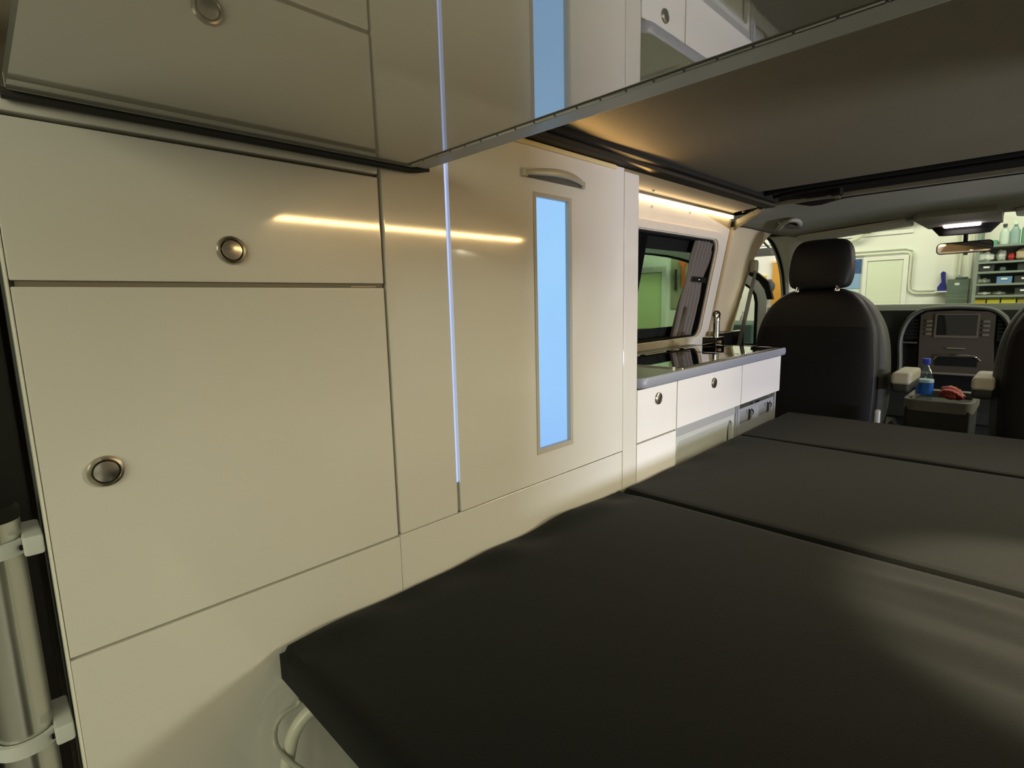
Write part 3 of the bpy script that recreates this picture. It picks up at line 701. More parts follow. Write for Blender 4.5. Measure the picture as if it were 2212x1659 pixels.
obj('mirror_glass', xform(b2, mm), mat('mirror_silver', (0.55, 0.56, 0.55), 0.02, metal=1.0), rm, smooth=False)
obj('stalk', tube([(3.095, 0.275, 1.30), (3.10, 0.275, 1.33), (3.085, 0.275, 1.352)], 0.008, 10), BLK, rm)
obj('button', box(3.074, 3.086, 0.262, 0.276, 1.260, 1.270, 0.002), BLK, rm)
gh = thing('grab_handle', 'pale curved grab handle on the headliner above the driver door', 'handle', (2.45, 0.80, 1.40))
hpts = [(2.60, 0.885, 0.004), (2.50, 0.842, -0.006), (2.41, 0.800, -0.010), (2.36, 0.762, -0.011), (2.39, 0.745, -0.010), (2.48, 0.760, -0.008), (2.60, 0.795, 0.004)]
obj('bar', tube([(x, y, zhead(x, y)-0.004+dz) for x, y, dz in hpts], 0.010, 12, squash=0.8), mat('handle_vinyl', (0.30, 0.29, 0.235), 0.7), gh)
obj('recess_plate', box(2.50, 2.66, 0.800, 0.850, zhead(2.58, .82)-0.007, zhead(2.58, .82)+0.006, 0.002), mat('recess_grey', (0.10, 0.098, 0.08), 0.8), gh)

# ================================================================== seats
def blob(secs, n=28):
    """stack of rounded sections: (z, xc, yc, halfx, halfy, power)"""
    bm = bmesh.new(); rings = []
    for z, xc, yc, hx, hy, pw in secs:
        ring = []
        for k in range(n):
            a = 2*PI*k/n; c, s_ = math.cos(a), math.sin(a)
            ring.append(bm.verts.new((xc+hx*math.copysign(abs(c)**pw, c), yc+hy*math.copysign(abs(s_)**pw, s_), z)))
        rings.append(ring)
    for p, q in zip(rings, rings[1:]):
        for i in range(n): bm.faces.new((p[i], p[(i+1) % n], q[(i+1) % n], q[i]))
    bm.faces.new(rings[0]); bm.faces.new(rings[-1][::-1])
    return bm
def isec(keys, n=6):
    pts = keys; out = []
    for i in range(len(pts)-1):
        for k in range(n):
            t = k/n
            p0 = pts[max(0, i-1)]; p1 = pts[i]; p2 = pts[i+1]; p3 = pts[min(len(pts)-1, i+2)]
            out.append(tuple(0.5*((2*p1[q])+(p2[q]-p0[q])*t+(2*p0[q]-5*p1[q]+4*p2[q]-p3[q])*t*t+(-p0[q]+3*p1[q]-3*p2[q]+p3[q])*t**3) for q in range(6)))
    out.append(pts[-1]); return out
def seat(yc, label, armside, full=True):
    t = thing('driver_seat' if yc > 0.3 else 'passenger_seat', label, 'car seat', (2.6, yc, 0.15))
    # backrest: cushion front (towards +x) and shell at the back
    cus = isec([(0.42, 2.64, yc, 0.07, 0.235, .5), (0.60, 2.62, yc, 0.085, 0.258, .5), (0.80, 2.60, yc, 0.085, 0.262, .5), (0.95, 2.59, yc, 0.080, 0.245, .5), (1.05, 2.58, yc, 0.070, 0.200, .55), (1.105, 2.58, yc, 0.055, 0.140, .6), (1.125, 2.58, yc, 0.03, 0.08, .8)])
    br = obj('backrest', blob(cus, 40), BOLST, t, label='backrest with grey side bolsters')
    sh = isec([(0.40, 2.585, yc, 0.075, 0.215, .45), (0.60, 2.565, yc, 0.085, 0.235, .45), (0.80, 2.550, yc, 0.080, 0.238, .45), (0.955, 2.545, yc, 0.075, 0.226, .45), (1.05, 2.545, yc, 0.065, 0.185, .5), (1.105, 2.55, yc, 0.05, 0.135, .55), (1.128, 2.56, yc, 0.03, 0.085, .8)])
    s_ = obj('back_shell', blob(sh, 40), LEATH, br)
    lo_ = isec([(0.40, 2.575, yc, 0.075, 0.205, .4), (0.60, 2.555, yc, 0.085, 0.226, .4), (0.80, 2.540, yc, 0.080, 0.230, .4), (0.950, 2.535, yc, 0.075, 0.218, .4), (0.972, 2.538, yc, 0.068, 0.206, .4)])
    obj('back_pocket', blob(lo_, 40), SEATB, br)
    hr_ = isec([(1.128, 2.555, yc, 0.030, 0.075, .6), (1.140, 2.555, yc, 0.048, 0.108, .5), (1.19, 2.56, yc, 0.055, 0.120, .5), (1.26, 2.57, yc, 0.055, 0.116, .5), (1.305, 2.58, yc, 0.050, 0.102, .42), (1.328, 2.585, yc, 0.038, 0.080, .5), (1.335, 2.585, yc, 0.015, 0.045, .7)])
    h = obj('headrest', blob(hr_, 36), LEATH, t)
    for s2 in (-1, 1):
        obj('headrest_post', cyl((2.545, yc+s2*0.075, 1.09), (2.545, yc+s2*0.075, 1.16), 0.006, 12), CHROME, h)
        obj('post_collar', lathe((2.515, yc+s2*0.075, 1.118), (0, 0, 1), [(0.010, 0), (0.010, 0.008), (0.006, 0.014), (0.004, 0.022)], 14), CHROME, h)
    obj('seat_cushion', cushion(2.60, 3.08, yc-0.24, yc+0.24, 0.40, 0.52, 0.04, 24, 24), LEATH, t)
    obj('pedestal', box(2.62, 3.02, yc-0.19, yc+0.19, 0.15, 0.41, 0.01), DASHM, t)
    ya = yc+armside*0.300
    if armside < 0: y0, y1 = 0.345, 0.405
    else: y0, y1 = 0.105, 0.165
    ar = obj('armrest', box(2.50, 2.74, y0, y1, 0.72, 0.762, 0.014, 3), DASHM, t)
    obj('armrest_pad', box(2.497, 2.742, y0-0.002, y1+0.002, 0.752, 0.798, 0.012, 3), BEIGE, ar, label='beige padded top')
    return t
ds = seat(0.690, 'black driver seat with headrest left of the dashboard beyond the bed', -1)
ps = seat(-0.145, 'black passenger seat cut off by the right edge of the picture', 1)
obj('buckle_stalk', box(2.44, 2.462, 0.422, 0.440, 0.60, 0.655, 0.006, 3), mat('buckle_grey', (0.42, 0.45, 0.46), 0.4), ds, label='pale grey buckle end low beside the seat')

# ================================================================== dashboard
db = thing('dashboard', 'dark dashboard with arched centre stack under the windscreen', 'dashboard', (3.6, 0.31, 0.4))
rws = []
for y in pgrid(24, -0.50, 1.08):
    rws.append([(3.46, y, 0.45), (3.52, y, 0.62), (3.50, y, 0.78), (3.47, y, 0.90), (3.475, y, 0.975), (3.50, y, 1.012), (3.56, y, 1.032), (3.66, y, 1.038), (3.80, y, 1.034)])
obj('dash_body', loft(rws, (0.03, 0, -0.02)), DASHM, db)
obj('lower_dash', box(3.48, 3.60, -0.46, 1.04, 0.152, 0.60, 0.01), DASHM, db)
obj('windshield_ledge', box(3.72, 3.735, -0.48, 1.06, 1.028, 1.0405, 0.003), mat('ledge_painted_reflection', (0.45, 0.48, 0.42), 0.5), db, label='strip with a painted pale reflection at the foot of the windscreen')  # pale colour stands for the bright reflection along the windscreen base
arch = [(0.545, 0.60), (0.540, 0.72), (0.548, 0.84), (0.541, 0.906), (0.525, 0.955), (0.502, 0.991), (0.470, 1.015), (0.437, 1.028), (0.327, 1.036), (0.215, 1.030), (0.170, 1.020), (0.135, 0.995), (0.110, 0.960), (0.092, 0.90), (0.085, 0.82), (0.095, 0.72), (0.10, 0.60)]
inn = [(0.31+(y-0.31)*0.90, 0.80+(z-0.80)*0.945 if z > 0.8 else z) for y, z in arch]
A = [Vector((0, y, z)) for y, z in arch]
arch_s = [(p.y, p.z) for p in smooth_pts([(0, y, z) for y, z in arch], 3)]
inn_s = [(p.y, p.z) for p in smooth_pts([(0, y, z) for y, z in inn], 3)]
rws = []
for (ya, za), (yb, zb) in zip(arch_s, inn_s):
    rws.append([(3.56, ya, za-0.004), (3.475, ya, za), (3.448, ya+(yb-ya)*0.2, za+(zb-za)*0.2), (3.442, ya+(yb-ya)*0.6, za+(zb-za)*0.6), (3.448, yb, zb), (3.50, yb, zb)])
obj('stack_hood', loft(rws, (0.004, 0, -0.002)), HOODM, db, label='grey arched hood round the centre stack')
obj('stack_back', prism(inn_s, lambda y, z: Vector((3.478, y, z)), lambda y, z: Vector((3.52, y, z))), BLK, db)
stk = prism([(0.446, 0.70), (0.452, 0.86), (0.454, 0.990), (0.430, 1.006), (0.31, 1.012), (0.19, 1.005), (0.166, 0.99), (0.164, 0.86), (0.150, 0.70)], lambda y, z: Vector((3.450, y, z)), lambda y, z: Vector((3.49, y, z)))
sp_ = obj('stack_panel', stk, STACKM, db, label='brown-grey centre panel')
obj('screen_bezel', plate(rrect(0.222, 0.394, 0.876, 0.996, 0.006), [rrect(0.230, 0.386, 0.888, 0.990, 0.004)], lambda y, z: Vector((3.444, y, z)), (0.008, 0, 0)), mat('bezel_bronze', (0.12, 0.10, 0.075), 0.3), sp_)
obj('screen', box(3.446, 3.4505, 0.229, 0.387, 0.887, 0.991), BLKG, sp_, label='black display')
for sy in (0.417, 0.197):
    for z in (0.958, 0.937, 0.916, 0.893):
        obj('button', box(3.443, 3.452, sy-0.013, sy+0.013, z-0.007, z+0.007, 0.003), mat('button_bronze', (0.16, 0.135, 0.10), 0.25), sp_)
obj('slot_trim', box(3.444, 3.452, 0.265, 0.342, 0.818, 0.828, 0.003), CHROME, sp_, label='chrome slot trim')
obj('climate_bar', tube([(3.448, 0.385, 0.765), (3.440, 0.365, 0.785), (3.438, 0.31, 0.790), (3.438, 0.25, 0.790), (3.440, 0.225, 0.785), (3.448, 0.205, 0.765)], 0.004, 10), CHROME, sp_)
obj('climate_panel', box(3.444, 3.452, 0.215, 0.378, 0.735, 0.780, 0.003), BLK, sp_)
obj('cubby_bar', box(3.43, 3.45, 0.12, 0.47, 0.690, 0.702, 0.004), mat('grey_brown_bar', (0.16, 0.145, 0.11), 0.5), db)
for y0, y1 in ((0.460, 0.520), (0.112, 0.158)):
    v = obj('air_vent', box(3.462, 3.474, y0, y1, 0.86, 0.975, 0.004), BLK, db)
    bm = bmesh.new()
    for k in range(6): box(3.454, 3.466, y0+0.003, y1-0.003, 0.870+k*0.018, 0.8735+k*0.018, bm=bm)
    obj('vent_slats', bm, DASHM, v, smooth=False)
obj('shelf', box(3.452, 3.476, 0.46, 0.53, 0.842, 0.850, 0.002), HOODM, db)
bm = bmesh.new(); cc = Vector((3.22, 0.705, 0.86)); ax = Vector((-1, 0, 0.45)).normalized(); a_, x_, y_ = basis(ax); rws = []
for i in range(40):
    a = 2*PI*i/40; dr_ = x_*math.cos(a)+y_*math.sin(a); c = cc+dr_*0.142
    rws.append([tuple(c+dr_*0.013*math.cos(2*PI*k/10)+ax*0.013*math.sin(2*PI*k/10)) for k in range(10)])
rws.append(rws[0]); sw = obj('steering_wheel', loft(rws, None, close=True), LEATH, db)
obj('hub', lathe(cc, ax, [(0.06, -0.03), (0.065, 0), (0.05, 0.02), (0, 0.025)], 24), DASHM, sw)
for a in (0, PI, PI*1.5):
    dr_ = x_*math.cos(a)+y_*math.sin(a); obj('spoke', cyl(cc+dr_*0.05, cc+dr_*0.138, 0.010, 8), DASHM, sw)
obj('column', cyl(cc-ax*0.01, (3.52, 0.705, 0.73), 0.035, 16), DASHM, sw)

# console with bottle and red cloth
ct = thing('centre_tray', 'dark storage tray between the two front seats holding a bottle', 'tray', (2.82, 0.28, 0.15))
obj('tray_base', box(2.70, 3.02, 0.172, 0.385, 0.15, 0.640, 0.012, 3), DASHM, ct)
rws = []
for (x, y) in [(p[0], p[1]) for p in rrect(2.69, 3.03, 0.165, 0.392, 0.05, 6)]+[rrect(2.69, 3.03, 0.165, 0.392, 0.05, 6)[0]]:
    cx_, cy_ = 2.86, 0.2785
    ix, iy = cx_+(x-cx_)*0.90, cy_+(y-cy_)*0.86
    rws.append([(x, y, 0.625), (x, y, 0.668), (cx_+(x-cx_)*0.97, cy_+(y-cy_)*0.95, 0.672), (ix, iy, 0.666), (ix, iy, 0.641)])
obj('tray_rim', loft(rws, None), mat('tray_rim_grey', (0.09, 0.085, 0.07), 0.55), ct, label='grey rim')
bo = thing('water_bottle', 'clear plastic water bottle with blue cap and blue label in the tray', 'bottle', (2.80, 0.338, 0.643))
BX, BY, BZ = 2.80, 0.335, 0.643
KB = 1.25
pg = glassy('bottle_plastic', (0.80, 0.86, 0.90), 0.14)
obj('bottle_body', lathe((BX, BY, BZ), (0, 0, 1), [(0.018*KB, 0*KB), (0.023*KB, 0.004*KB), (0.0235*KB, 0.012*KB), (0.0222*KB, 0.016*KB), (0.0238*KB, 0.022*KB), (0.0238*KB, 0.070*KB), (0.0225*KB, 0.078*KB), (0.0235*KB, 0.084*KB), (0.0200*KB, 0.103*KB), (0.0130*KB, 0.118*KB), (0.0080*KB, 0.126*KB), (0.0080*KB, 0.134*KB)], 36), pg, bo)
obj('bottle_label', lathe((BX, BY, BZ), (0, 0, 1), [(0.0240*KB, 0.030*KB), (0.0242*KB, 0.031*KB), (0.0242*KB, 0.069*KB), (0.0240*KB, 0.070*KB)], 36), mat('label_blue', (0.01, 0.10, 0.55), 0.35, noise=(60, 0.5)), bo, label='blue paper label with pale patches')
obj('label_band', lathe((BX, BY, BZ), (0, 0, 1), [(0.0242*KB, 0.0700*KB), (0.0243*KB, 0.0705*KB), (0.0243*KB, 0.0790*KB), (0.0240*KB, 0.0795*KB)], 36), mat('label_pale', (0.45, 0.62, 0.72), 0.4, noise=(90, 0.4)), bo)
obj('cap', lathe((BX, BY, BZ), (0, 0, 1), [(0.0108*KB, 0.130*KB), (0.0112*KB, 0.132*KB), (0.0112*KB, 0.147*KB), (0.0100*KB, 0.149*KB), (0*KB, 0.149*KB)], 28), mat('cap_blue', (0.02, 0.06, 0.75), 0.4), bo, label='blue cap')
bm = bmesh.new(); bmesh.ops.create_icosphere(bm, subdivisions=4, radius=1)
for v in bm.verts:
    n = v.co.copy(); k = 1+0.10*math.sin(n.x*9+n.z*5)+0.06*math.sin(n.y*17+n.x*6)
    v.co = Vector((n.x*0.045*k, n.y*0.040*k, max(-0.7, n.z)*0.028*k*(1.0-0.25*n.y*-1)))
xform(bm, Matrix.Translation((2.83, 0.245, 0.684)) @ Matrix.Rotation(0.25, 4, 'X'))
tag(obj('cloth_bundle', bm, mat('red_cloth', (0.30, 0.035, 0.02), 0.55, noise=(30, 0.3), bump=('noise', 50, 0.5, 0.01)), angle=60), 'crumpled dark red cloth lying beside the bottle in the tray', 'cloth')

# ================================================================== open driver door
dd = thing('driver_door', 'white driver door standing open outside, seen through the door opening', 'car door', (3.5, 1.8, 0.05))
outer = [(1.235, 0.05), (1.235, 0.80), (1.238, 1.085), (1.256, 1.145), (1.290, 1.194), (1.375, 1.254), (1.52, 1.330), (1.714, 1.411), (1.82, 1.448), (1.928, 1.479), (2.055, 1.497), (2.139, 1.508), (2.36, 1.50), (2.44, 1.46), (2.46, 0.9), (2.46, 0.05)]
hole = [(1.290, 0.80), (1.290, 1.065), (1.300, 1.115), (1.325, 1.155), (1.385, 1.202), (1.52, 1.266), (1.719, 1.347), (1.82, 1.382), (1.926, 1.410), (2.054, 1.432), (2.138, 1.443), (2.34, 1.44), (2.39, 0.80)]
def shrink(L_, k, c=(1.85, 1.10)):
    out = []
    for (y, z) in L_:
        v = Vector((y-c[0], z-c[1])); v = v*(1-k/max(v.length, 1e-3)); out.append((c[0]+v.x, c[1]+v.y))
    return out
obj('shell', plate(outer, [hole], lambda y, z: Vector((3.50, y, z)), (0.05, 0, 0)), VANP, dd, smooth=False)
h2 = shrink(hole, 0.008)
obj('window_seal', plate(hole, [shrink(hole, 0.018)], lambda y, z: Vector((3.495, y, z)), (0.045, 0, 0)), BLK, dd, smooth=False)
obj('window_pane', plate(h2, [], lambda y, z: Vector((3.52, y, z)), (0.004, 0, 0)), glassy('door_glass', (0.92, 0.96, 0.91), 0.06), dd, smooth=False)
obj('inner_panel', box(3.475, 3.499, 1.27, 2.42, 0.12, 0.790, 0.01), DASHM, dd)
obj('upper_seal', plate([(1.205, 1.085), (1.236, 1.085), (1.254, 1.147), (1.289, 1.197), (1.375, 1.257), (1.52, 1.333), (1.714, 1.414), (1.714, 1.424), (1.52, 1.352), (1.375, 1.292), (1.30, 1.250), (1.235, 1.195)], [], lambda y, z: Vector((3.505, y, z)), (0.03, 0, 0)), BLK, dd, smooth=False, label='black rubber seal over the slanting window frame')

struct('trim_17', box(3.44, 3.80, 1.135, 1.215, -0.20, 1.04, 0.01), VANP)   # front wing beside the open door
for z_ in (0.35, 0.75): obj('door_hinge', box(3.50, 3.53, 1.214, 1.240, z_, z_+0.08, 0.003), BLK, dd)
# ================================================================== garage
struct('floor', box(-5, 7, -6, 7, -0.45, -0.40), GFLOOR)
struct('wall_front', box(6.5, 6.6, -6, 7, -0.40, 3.0), GWALL)
struct('wall_garage_left', box(-5, 6.6, 7.0, 7.1, -0.40, 3.0), GWALL)
struct('wall_garage_right', box(-5, 6.6, -6.1, -6.0, -0.40, 3.0), GWALL)
struct('wall_back', box(-5.1, -5.0, -6, 7, -0.40, 3.0), mat('garage_back_wall', (0.72, 0.72, 0.64), 0.8))
struct('ceiling_garage', box(-5, 6.6, -6, 7, 3.0, 3.1), mat('garage_ceiling', (0.5, 0.5, 0.45), 0.8))
GX = 6.5
DW = mat('garage_door_paint', (0.72, 0.755, 0.63), 0.6)
def wallthing(name, label, cat, parts, group=None):
    t = thing(name, label, cat, (GX-0.02, (parts[0][1]+parts[0][2])/2, parts[0][3]), group)
    for nm, y0, y1, z0, z1, dep, m_ in parts:
        obj(nm, box(GX-dep, GX, min(y0, y1), max(y0, y1), z0, z1, 0.003), m_, t)
    return t
d1 = struct('door_1', plate([(1.36, -0.40), (1.36, 1.475), (0.985, 1.475), (0.985, -0.40)], [[(1.325, -0.36), (1.325, 1.435), (1.025, 1.435), (1.025, -0.36)]], lambda y, z: Vector((GX-0.03, y, z)), (0.03, 0, 0)), GWALL, smooth=False)
struct('door_2', box(GX-0.02, GX, 1.027, 1.323, -0.38, 1.433, 0.002), DW)
# poster of three panels
t = thing('poster', 'blue and white wall poster right of the headrest', 'poster', (GX-0.01, 1.4, 0.95))
obj('photo_panel', box(GX-0.012, GX, 1.38, 1.52, 1.32, 1.462), mat('poster_photo', rgb(60, 88, 140), 0.5, noise=(34, 1.0)), t, smooth=False)
obj('text_panel', box(GX-0.012, GX, 1.385, 1.52, 1.165, 1.316), mat('poster_pale_blue', rgb(140, 172, 215), 0.5, noise=(30, 0.12)), t, smooth=False)
obj('lower_panel', box(GX-0.012, GX, 1.39, 1.52, 1.00, 1.160), mat('poster_white', rgb(205, 222, 225), 0.5, noise=(30, 0.1)), t, smooth=False)
obj('footer', box(GX-0.012, GX, 1.39, 1.52, 0.90, 0.998), mat('poster_blue2', rgb(130, 175, 205), 0.5, noise=(30, 0.1)), t, smooth=False)
PIPE = mat('painted_pipe', (0.70, 0.71, 0.60), 0.5)
def pipe(label, pts, rad, n=1, nm='conduit', cat='pipe'):
    o = obj(nm, tube([(GX-rad-0.01+p[0], p[1], p[2]) for p in pts], rad, 10, n=n), PIPE); return tag(o, label, cat)
pipe('thin painted conduit running over the cupboard doors and down between panels', [(0, 1.80, 1.500), (0, 1.02, 1.500), (0, 0.985, 1.490), (0, 0.97, 1.46), (0, 0.972, 1.20), (0, 0.965, 1.13), (0, 0.935, 1.105), (0, 0.90, 1.100), (0, 0.72, 1.100)], 0.009)
pipe('second thin painted conduit just above the first', [(0, 1.80, 1.535), (0, 1.02, 1.535), (0, 0.96, 1.515), (0, 0.945, 1.48), (0, 0.945, 1.20), (0, 0.94, 1.145), (0, 0.90, 1.130), (0, 0.72, 1.128)], 0.006)
pipe('thick cream pipe bending down high on the wall behind the driver headrest', [(-0.06, 0.95, 1.80), (-0.05, 1.25, 1.79), (-0.05, 1.30, 1.785), (-0.04, 1.38, 1.70), (-0.03, 1.42, 1.665), (-0.02, 1.47, 1.65)], 0.022, 4)
pipe('thick painted pipe crossing the wall high up toward the console', [(-0.02, 1.9, 1.77), (-0.02, 1.25, 1.775), (-0.02, 0.95, 1.79), (-0.02, 0.70, 1.85)], 0.020, 3)
pipe('painted pipe dropping to the grey electrical box', [(0, 0.595, 2.4), (0, 0.595, 1.26)], 0.010)
pipe('slim painted pipe beside the drop to the electrical box', [(0, 0.625, 2.4), (0, 0.625, 1.235)], 0.006)
pipe('vertical painted pipe at the left end of the steel shelf', [(0, 0.520, 2.4), (0, 0.520, -0.2)], 0.012)
tag(obj('wall_bracket', box(GX-0.10, GX, 0.985, 1.05, 1.79, 1.88, 0.008), mat('cream_bracket', (0.62, 0.55, 0.36), 0.6)), 'cream bracket on the pipe high on the garage wall', 'bracket')
struct('trim_16', box(GX-0.015, GX, 0.97, 3.6, 1.68, 1.72, 0.003), GWALL)
eb = thing('electrical_box', 'grey electrical box on the wall left of the steel shelf', 'box', (GX-0.06, 0.59, 0.9))
obj('enclosure', box(GX-0.12, GX, 0.512, 0.668, 0.70, 1.222, 0.004), mat('box_grey', rgb(98, 112, 104), 0.5), eb)
obj('lid', box(GX-0.125, GX-0.02, 0.530, 0.61, 1.222, 1.238, 0.003), mat('box_grey_dark', rgb(80, 92, 88), 0.5), eb)
obj('sticker', box(GX-0.123, GX-0.12, 0.578, 0.612, 1.165, 1.187), mat('sticker_white', rgb(225, 230, 225), 0.5), eb, smooth=False, label='small white sticker')
# blue tool
bt_ = prism([(0.742, 1.118), (0.672, 1.118), (0.690, 1.20), (0.694, 1.290), (0.712, 1.298), (0.728, 1.28), (0.716, 1.20), (0.745, 1.15)], lambda y, z: Vector((GX-0.06, y, z)), lambda y, z: Vector((GX-0.01, y, z)))
tag(obj('spray_gun', bt_, mat('deep_blue', rgb(40, 40, 130), 0.4)), 'deep blue upright tool standing beside the grey electrical box', 'tool')
tag(obj('small_shelf', box(GX-0.12, GX, 0.665, 0.755, 1.105, 1.116, 0.002), GWALL), 'small white ledge under the deep blue tool', 'ledge')
# steel shelving
sh_ = thing('steel_shelf', 'grey steel shelf unit loaded with bins right of the mirror', 'shelf unit', (6.3, 0.0, -0.40))
SM = mat('shelf_steel', rgb(125, 135, 130), 0.4)
for (x, y) in ((6.14, 0.455), (6.46, 0.455), (6.14, -0.70), (6.46, -0.70)):
    obj('post', box(x-0.012, x+0.012, y-0.012, y+0.012, -0.40, 2.0, 0.002), SM, sh_)
levels = [1.48, 1.345, 1.262, 1.160, 1.062, 0.935]
for z in levels: obj('shelf_board', box(6.13, 6.47, -0.71, 0.465, z-0.010, z+0.008, 0.002), SM, sh_)
obj('back_panel', box(6.462, 6.470, -0.70, 0.45, 0.88, 1.49), mat('shelf_back_dark', rgb(60, 66, 64), 0.6), sh_)
def sbox(label, cat, nm, y0, y1, zi, h, c, grp_=None, x0=6.16, dep=0.22, rough=0.5):
    z = levels[zi]+0.0085
    bm = bmesh.new()
    # open bin: tapered walls with lip
    o = prism(rrect(y0, y1, x0, x0+dep, 0.008, 3), lambda y, x: Vector((x, (y-(y0+y1)/2)*0.9+(y0+y1)/2, z)), lambda y, x: Vector((x, y, z+h)))
    tag(obj(nm, o, mat('bin_%d_%d_%d' % c, rgb(*c), rough)), label, cat, grp_)
bins = [(0.44, 0.34, 2, 'black'), (0.20, 0.05, 2, 'black'), (0.32, 0.22, 3, 'blue'), (0.21, 0.08, 3, 'black'), (0.20, 0.09, 4, 'black'), (0.07, -0.06, 3, 'black')]
cc_ = {'black': (38, 42, 44), 'blue': (95, 130, 175)}
words = ['third shelf at its left end', 'third shelf right of a gap', 'fourth shelf', 'fourth shelf beside the blue bin', 'fifth shelf', 'fourth shelf nearest the picture edge']
for (y1, y0, zi, c), wds in zip(bins, words):
    t = thing('storage_bin', c+' bin with white tag on the steel unit, '+wds, 'bin', (6.25, (y0+y1)/2, levels[zi]))
    z = levels[zi]+0.0085
    bd = obj('bin_body', prism(rrect(y0, y1, 6.15, 6.40, 0.008, 3), lambda y, x: Vector((x, y*0.96+(y0+y1)*0.02, z)), lambda y, x: Vector((x, y, z+0.055))), mat('bin_'+c, rgb(*cc_[c]), 0.5), t)
    ym = (y0+y1)/2
    obj('tag', box(6.146, 6.1495, ym-0.02, ym+0.02, z+0.028, z+0.042), mat('sticker_white', rgb(225, 230, 225), 0.5), bd, smooth=False)
yb = [(0.445, 0.375, (232, 200, 40), 'yellow bin at the left end of the bottom shelf'), (0.365, 0.285, (240, 225, 50), 'bright yellow bin second on the bottom shelf'), (0.275, 0.185, (246, 232, 45), 'bright yellow bin third on the bottom shelf'), (0.175, 0.10, (200, 180, 60), 'dull yellow bin fourth on the bottom shelf')]
for y1, y0, c, lb in yb:
    z = levels[5]+0.0085
    tag(obj('storage_bin', prism([(0, 0), (0.20, 0), (0.20, 0.105), (0.05, 0.105), (0, 0.085)], lambda x, h, y0=y0: Vector((6.17+x, y0, z+h)), lambda x, h, y1=y1: Vector((6.17+x, y1, z+h))), mat('bin_y_%d_%d_%d' % c, rgb(*c), 0.5)), lb, 'bin')
# bottles on the top shelf
def spray(y, body, head, h, lb):
    z = levels[0]+0.0085
    t = thing('spray_bottle', lb, 'bottle', (6.22, y, z))
    obj('bottle_body', lathe((6.22, y, z), (0, 0, 1), [(0.030, 0), (0.032, 0.01), (0.032, h*0.6), (0.012, h*0.82), (0.012, h*0.86)], 20), mat('sb_%d_%d_%d' % body, rgb(*body), 0.4), t)
    obj('spray_head', box(6.19, 6.25, y-0.012, y+0.016, z+h*0.86, z+h, 0.004), mat('sb_%d_%d_%d' % head, rgb(*head), 0.4), t)
spray(0.30, (190, 205, 200), (60, 60, 70), 0.17, 'pale spray bottle with dark head leftmost on the top shelf')
spray(0.235, (140, 165, 165), (200, 225, 215), 0.18, 'grey spray bottle second on the top shelf')
spray(0.165, (90, 155, 120), (205, 80, 60), 0.20, 'green spray bottle with red head on the top shelf')
spray(0.095, (60, 140, 90), (200, 60, 50), 0.19, 'dark green spray bottle with red head near the right picture edge')
tag(obj('storage_bin', box(6.17, 6.40, 0.34, 0.43, levels[0]+0.0085, levels[0]+0.05, 0.004), colm('teal', 90, 150, 125)), 'shallow green tray left of the spray bottles on the top shelf', 'tray')
def bag(y, r_, zi, c, lb, h=0.06, x=6.22):
    bm = bmesh.new(); bmesh.ops.create_icosphere(bm, subdivisions=3, radius=1); rr = random.Random(int(y*1000)+zi)
    ph = [rr.random()*6 for _ in range(4)]
    for v in bm.verts:
        n = v.co.copy(); k = 1+0.12*math.sin(n.x*5+ph[0])+0.10*math.sin(n.y*7+ph[1])+0.08*math.sin(n.z*8+ph[2])
        v.co = Vector((x+n.x*r_*k, y+n.y*r_*k, levels[zi]+0.0085+h/2+max(-1/ k, n.z)*h/2*k))
    tag(obj('rag_bundle', bm, mat('rag_%d_%d_%d' % c, rgb(*c), 0.8), angle=60), lb, 'rag')
bag(0.40, 0.045, 1, (215, 215, 215), 'white rag bundle at the left end of the second shelf', 0.08)
bag(0.308, 0.032, 1, (200, 200, 198), 'light grey rag bundle beside the white one', 0.09)
bag(0.242, 0.026, 1, (180, 50, 50), 'red rag bundle on the second shelf', 0.07)
bag(0.17, 0.05, 1, (185, 165, 140), 'beige rag bundle on the second shelf', 0.10)
bag(0.07, 0.05, 1, (215, 218, 215), 'white rag bundle near the right edge of the picture', 0.09)
bag(0.29, 0.025, 2, (150, 170, 178), 'small grey-blue bundle on the third shelf', 0.035)
bag(0.40, 0.035, 3, (185, 190, 180), 'pale bundle left of the blue bin', 0.045)
bag(0.39, 0.04, 4, (200, 208, 205), 'pale bundle at the left end of the lowest grey shelf', 0.03)
bag(0.30, 0.04, 4, (190, 190, 185), 'flat pale bundle on the lowest grey shelf', 0.03)

# --- part of the wall seen through the driver door and the side window
wd = thing('wooden_door', 'orange-brown wooden door panel beside the windscreen pillar', 'panel', (GX-0.03, 2.1, -0.40))
obj('leaf', box(GX-0.045, GX-0.001, 1.93, 2.235, -0.38, 1.47, 0.004), mat('orange_wood', rgb(205, 150, 60), 0.5, noise=(8, 0.12)), wd)
obj('head_jamb', box(GX-0.05, GX-0.001, 1.91, 2.25, 1.472, 1.50, 0.003), mat('wood_pale', rgb(225, 195, 150), 0.5), wd)
ytool = thing('spirit_level', 'short yellow tool hanging on the garage wall', 'tool', (GX-0.02, 2.33, 1.2))
obj('level_body', box(GX-0.03, GX, 2.310, 2.350, 1.20, 1.345, 0.003), mat('tool_yellow', rgb(225, 190, 40), 0.4), ytool)
obj('vial', box(GX-0.034, GX-0.03, 2.322, 2.338, 1.27, 1.31), BLK, ytool, smooth=False)
tag(obj('wall_fan', lathe((GX-0.03, 2.268, 1.22), (-1, 0, 0), [(0, -0.02), (0.075, -0.02), (0.080, 0.0), (0.06, 0.03), (0.02, 0.04), (0, 0.042)], 24), colm('dark_grey_disc', 70, 74, 80)), 'dark round disc hanging beside the short yellow tool', 'disc')
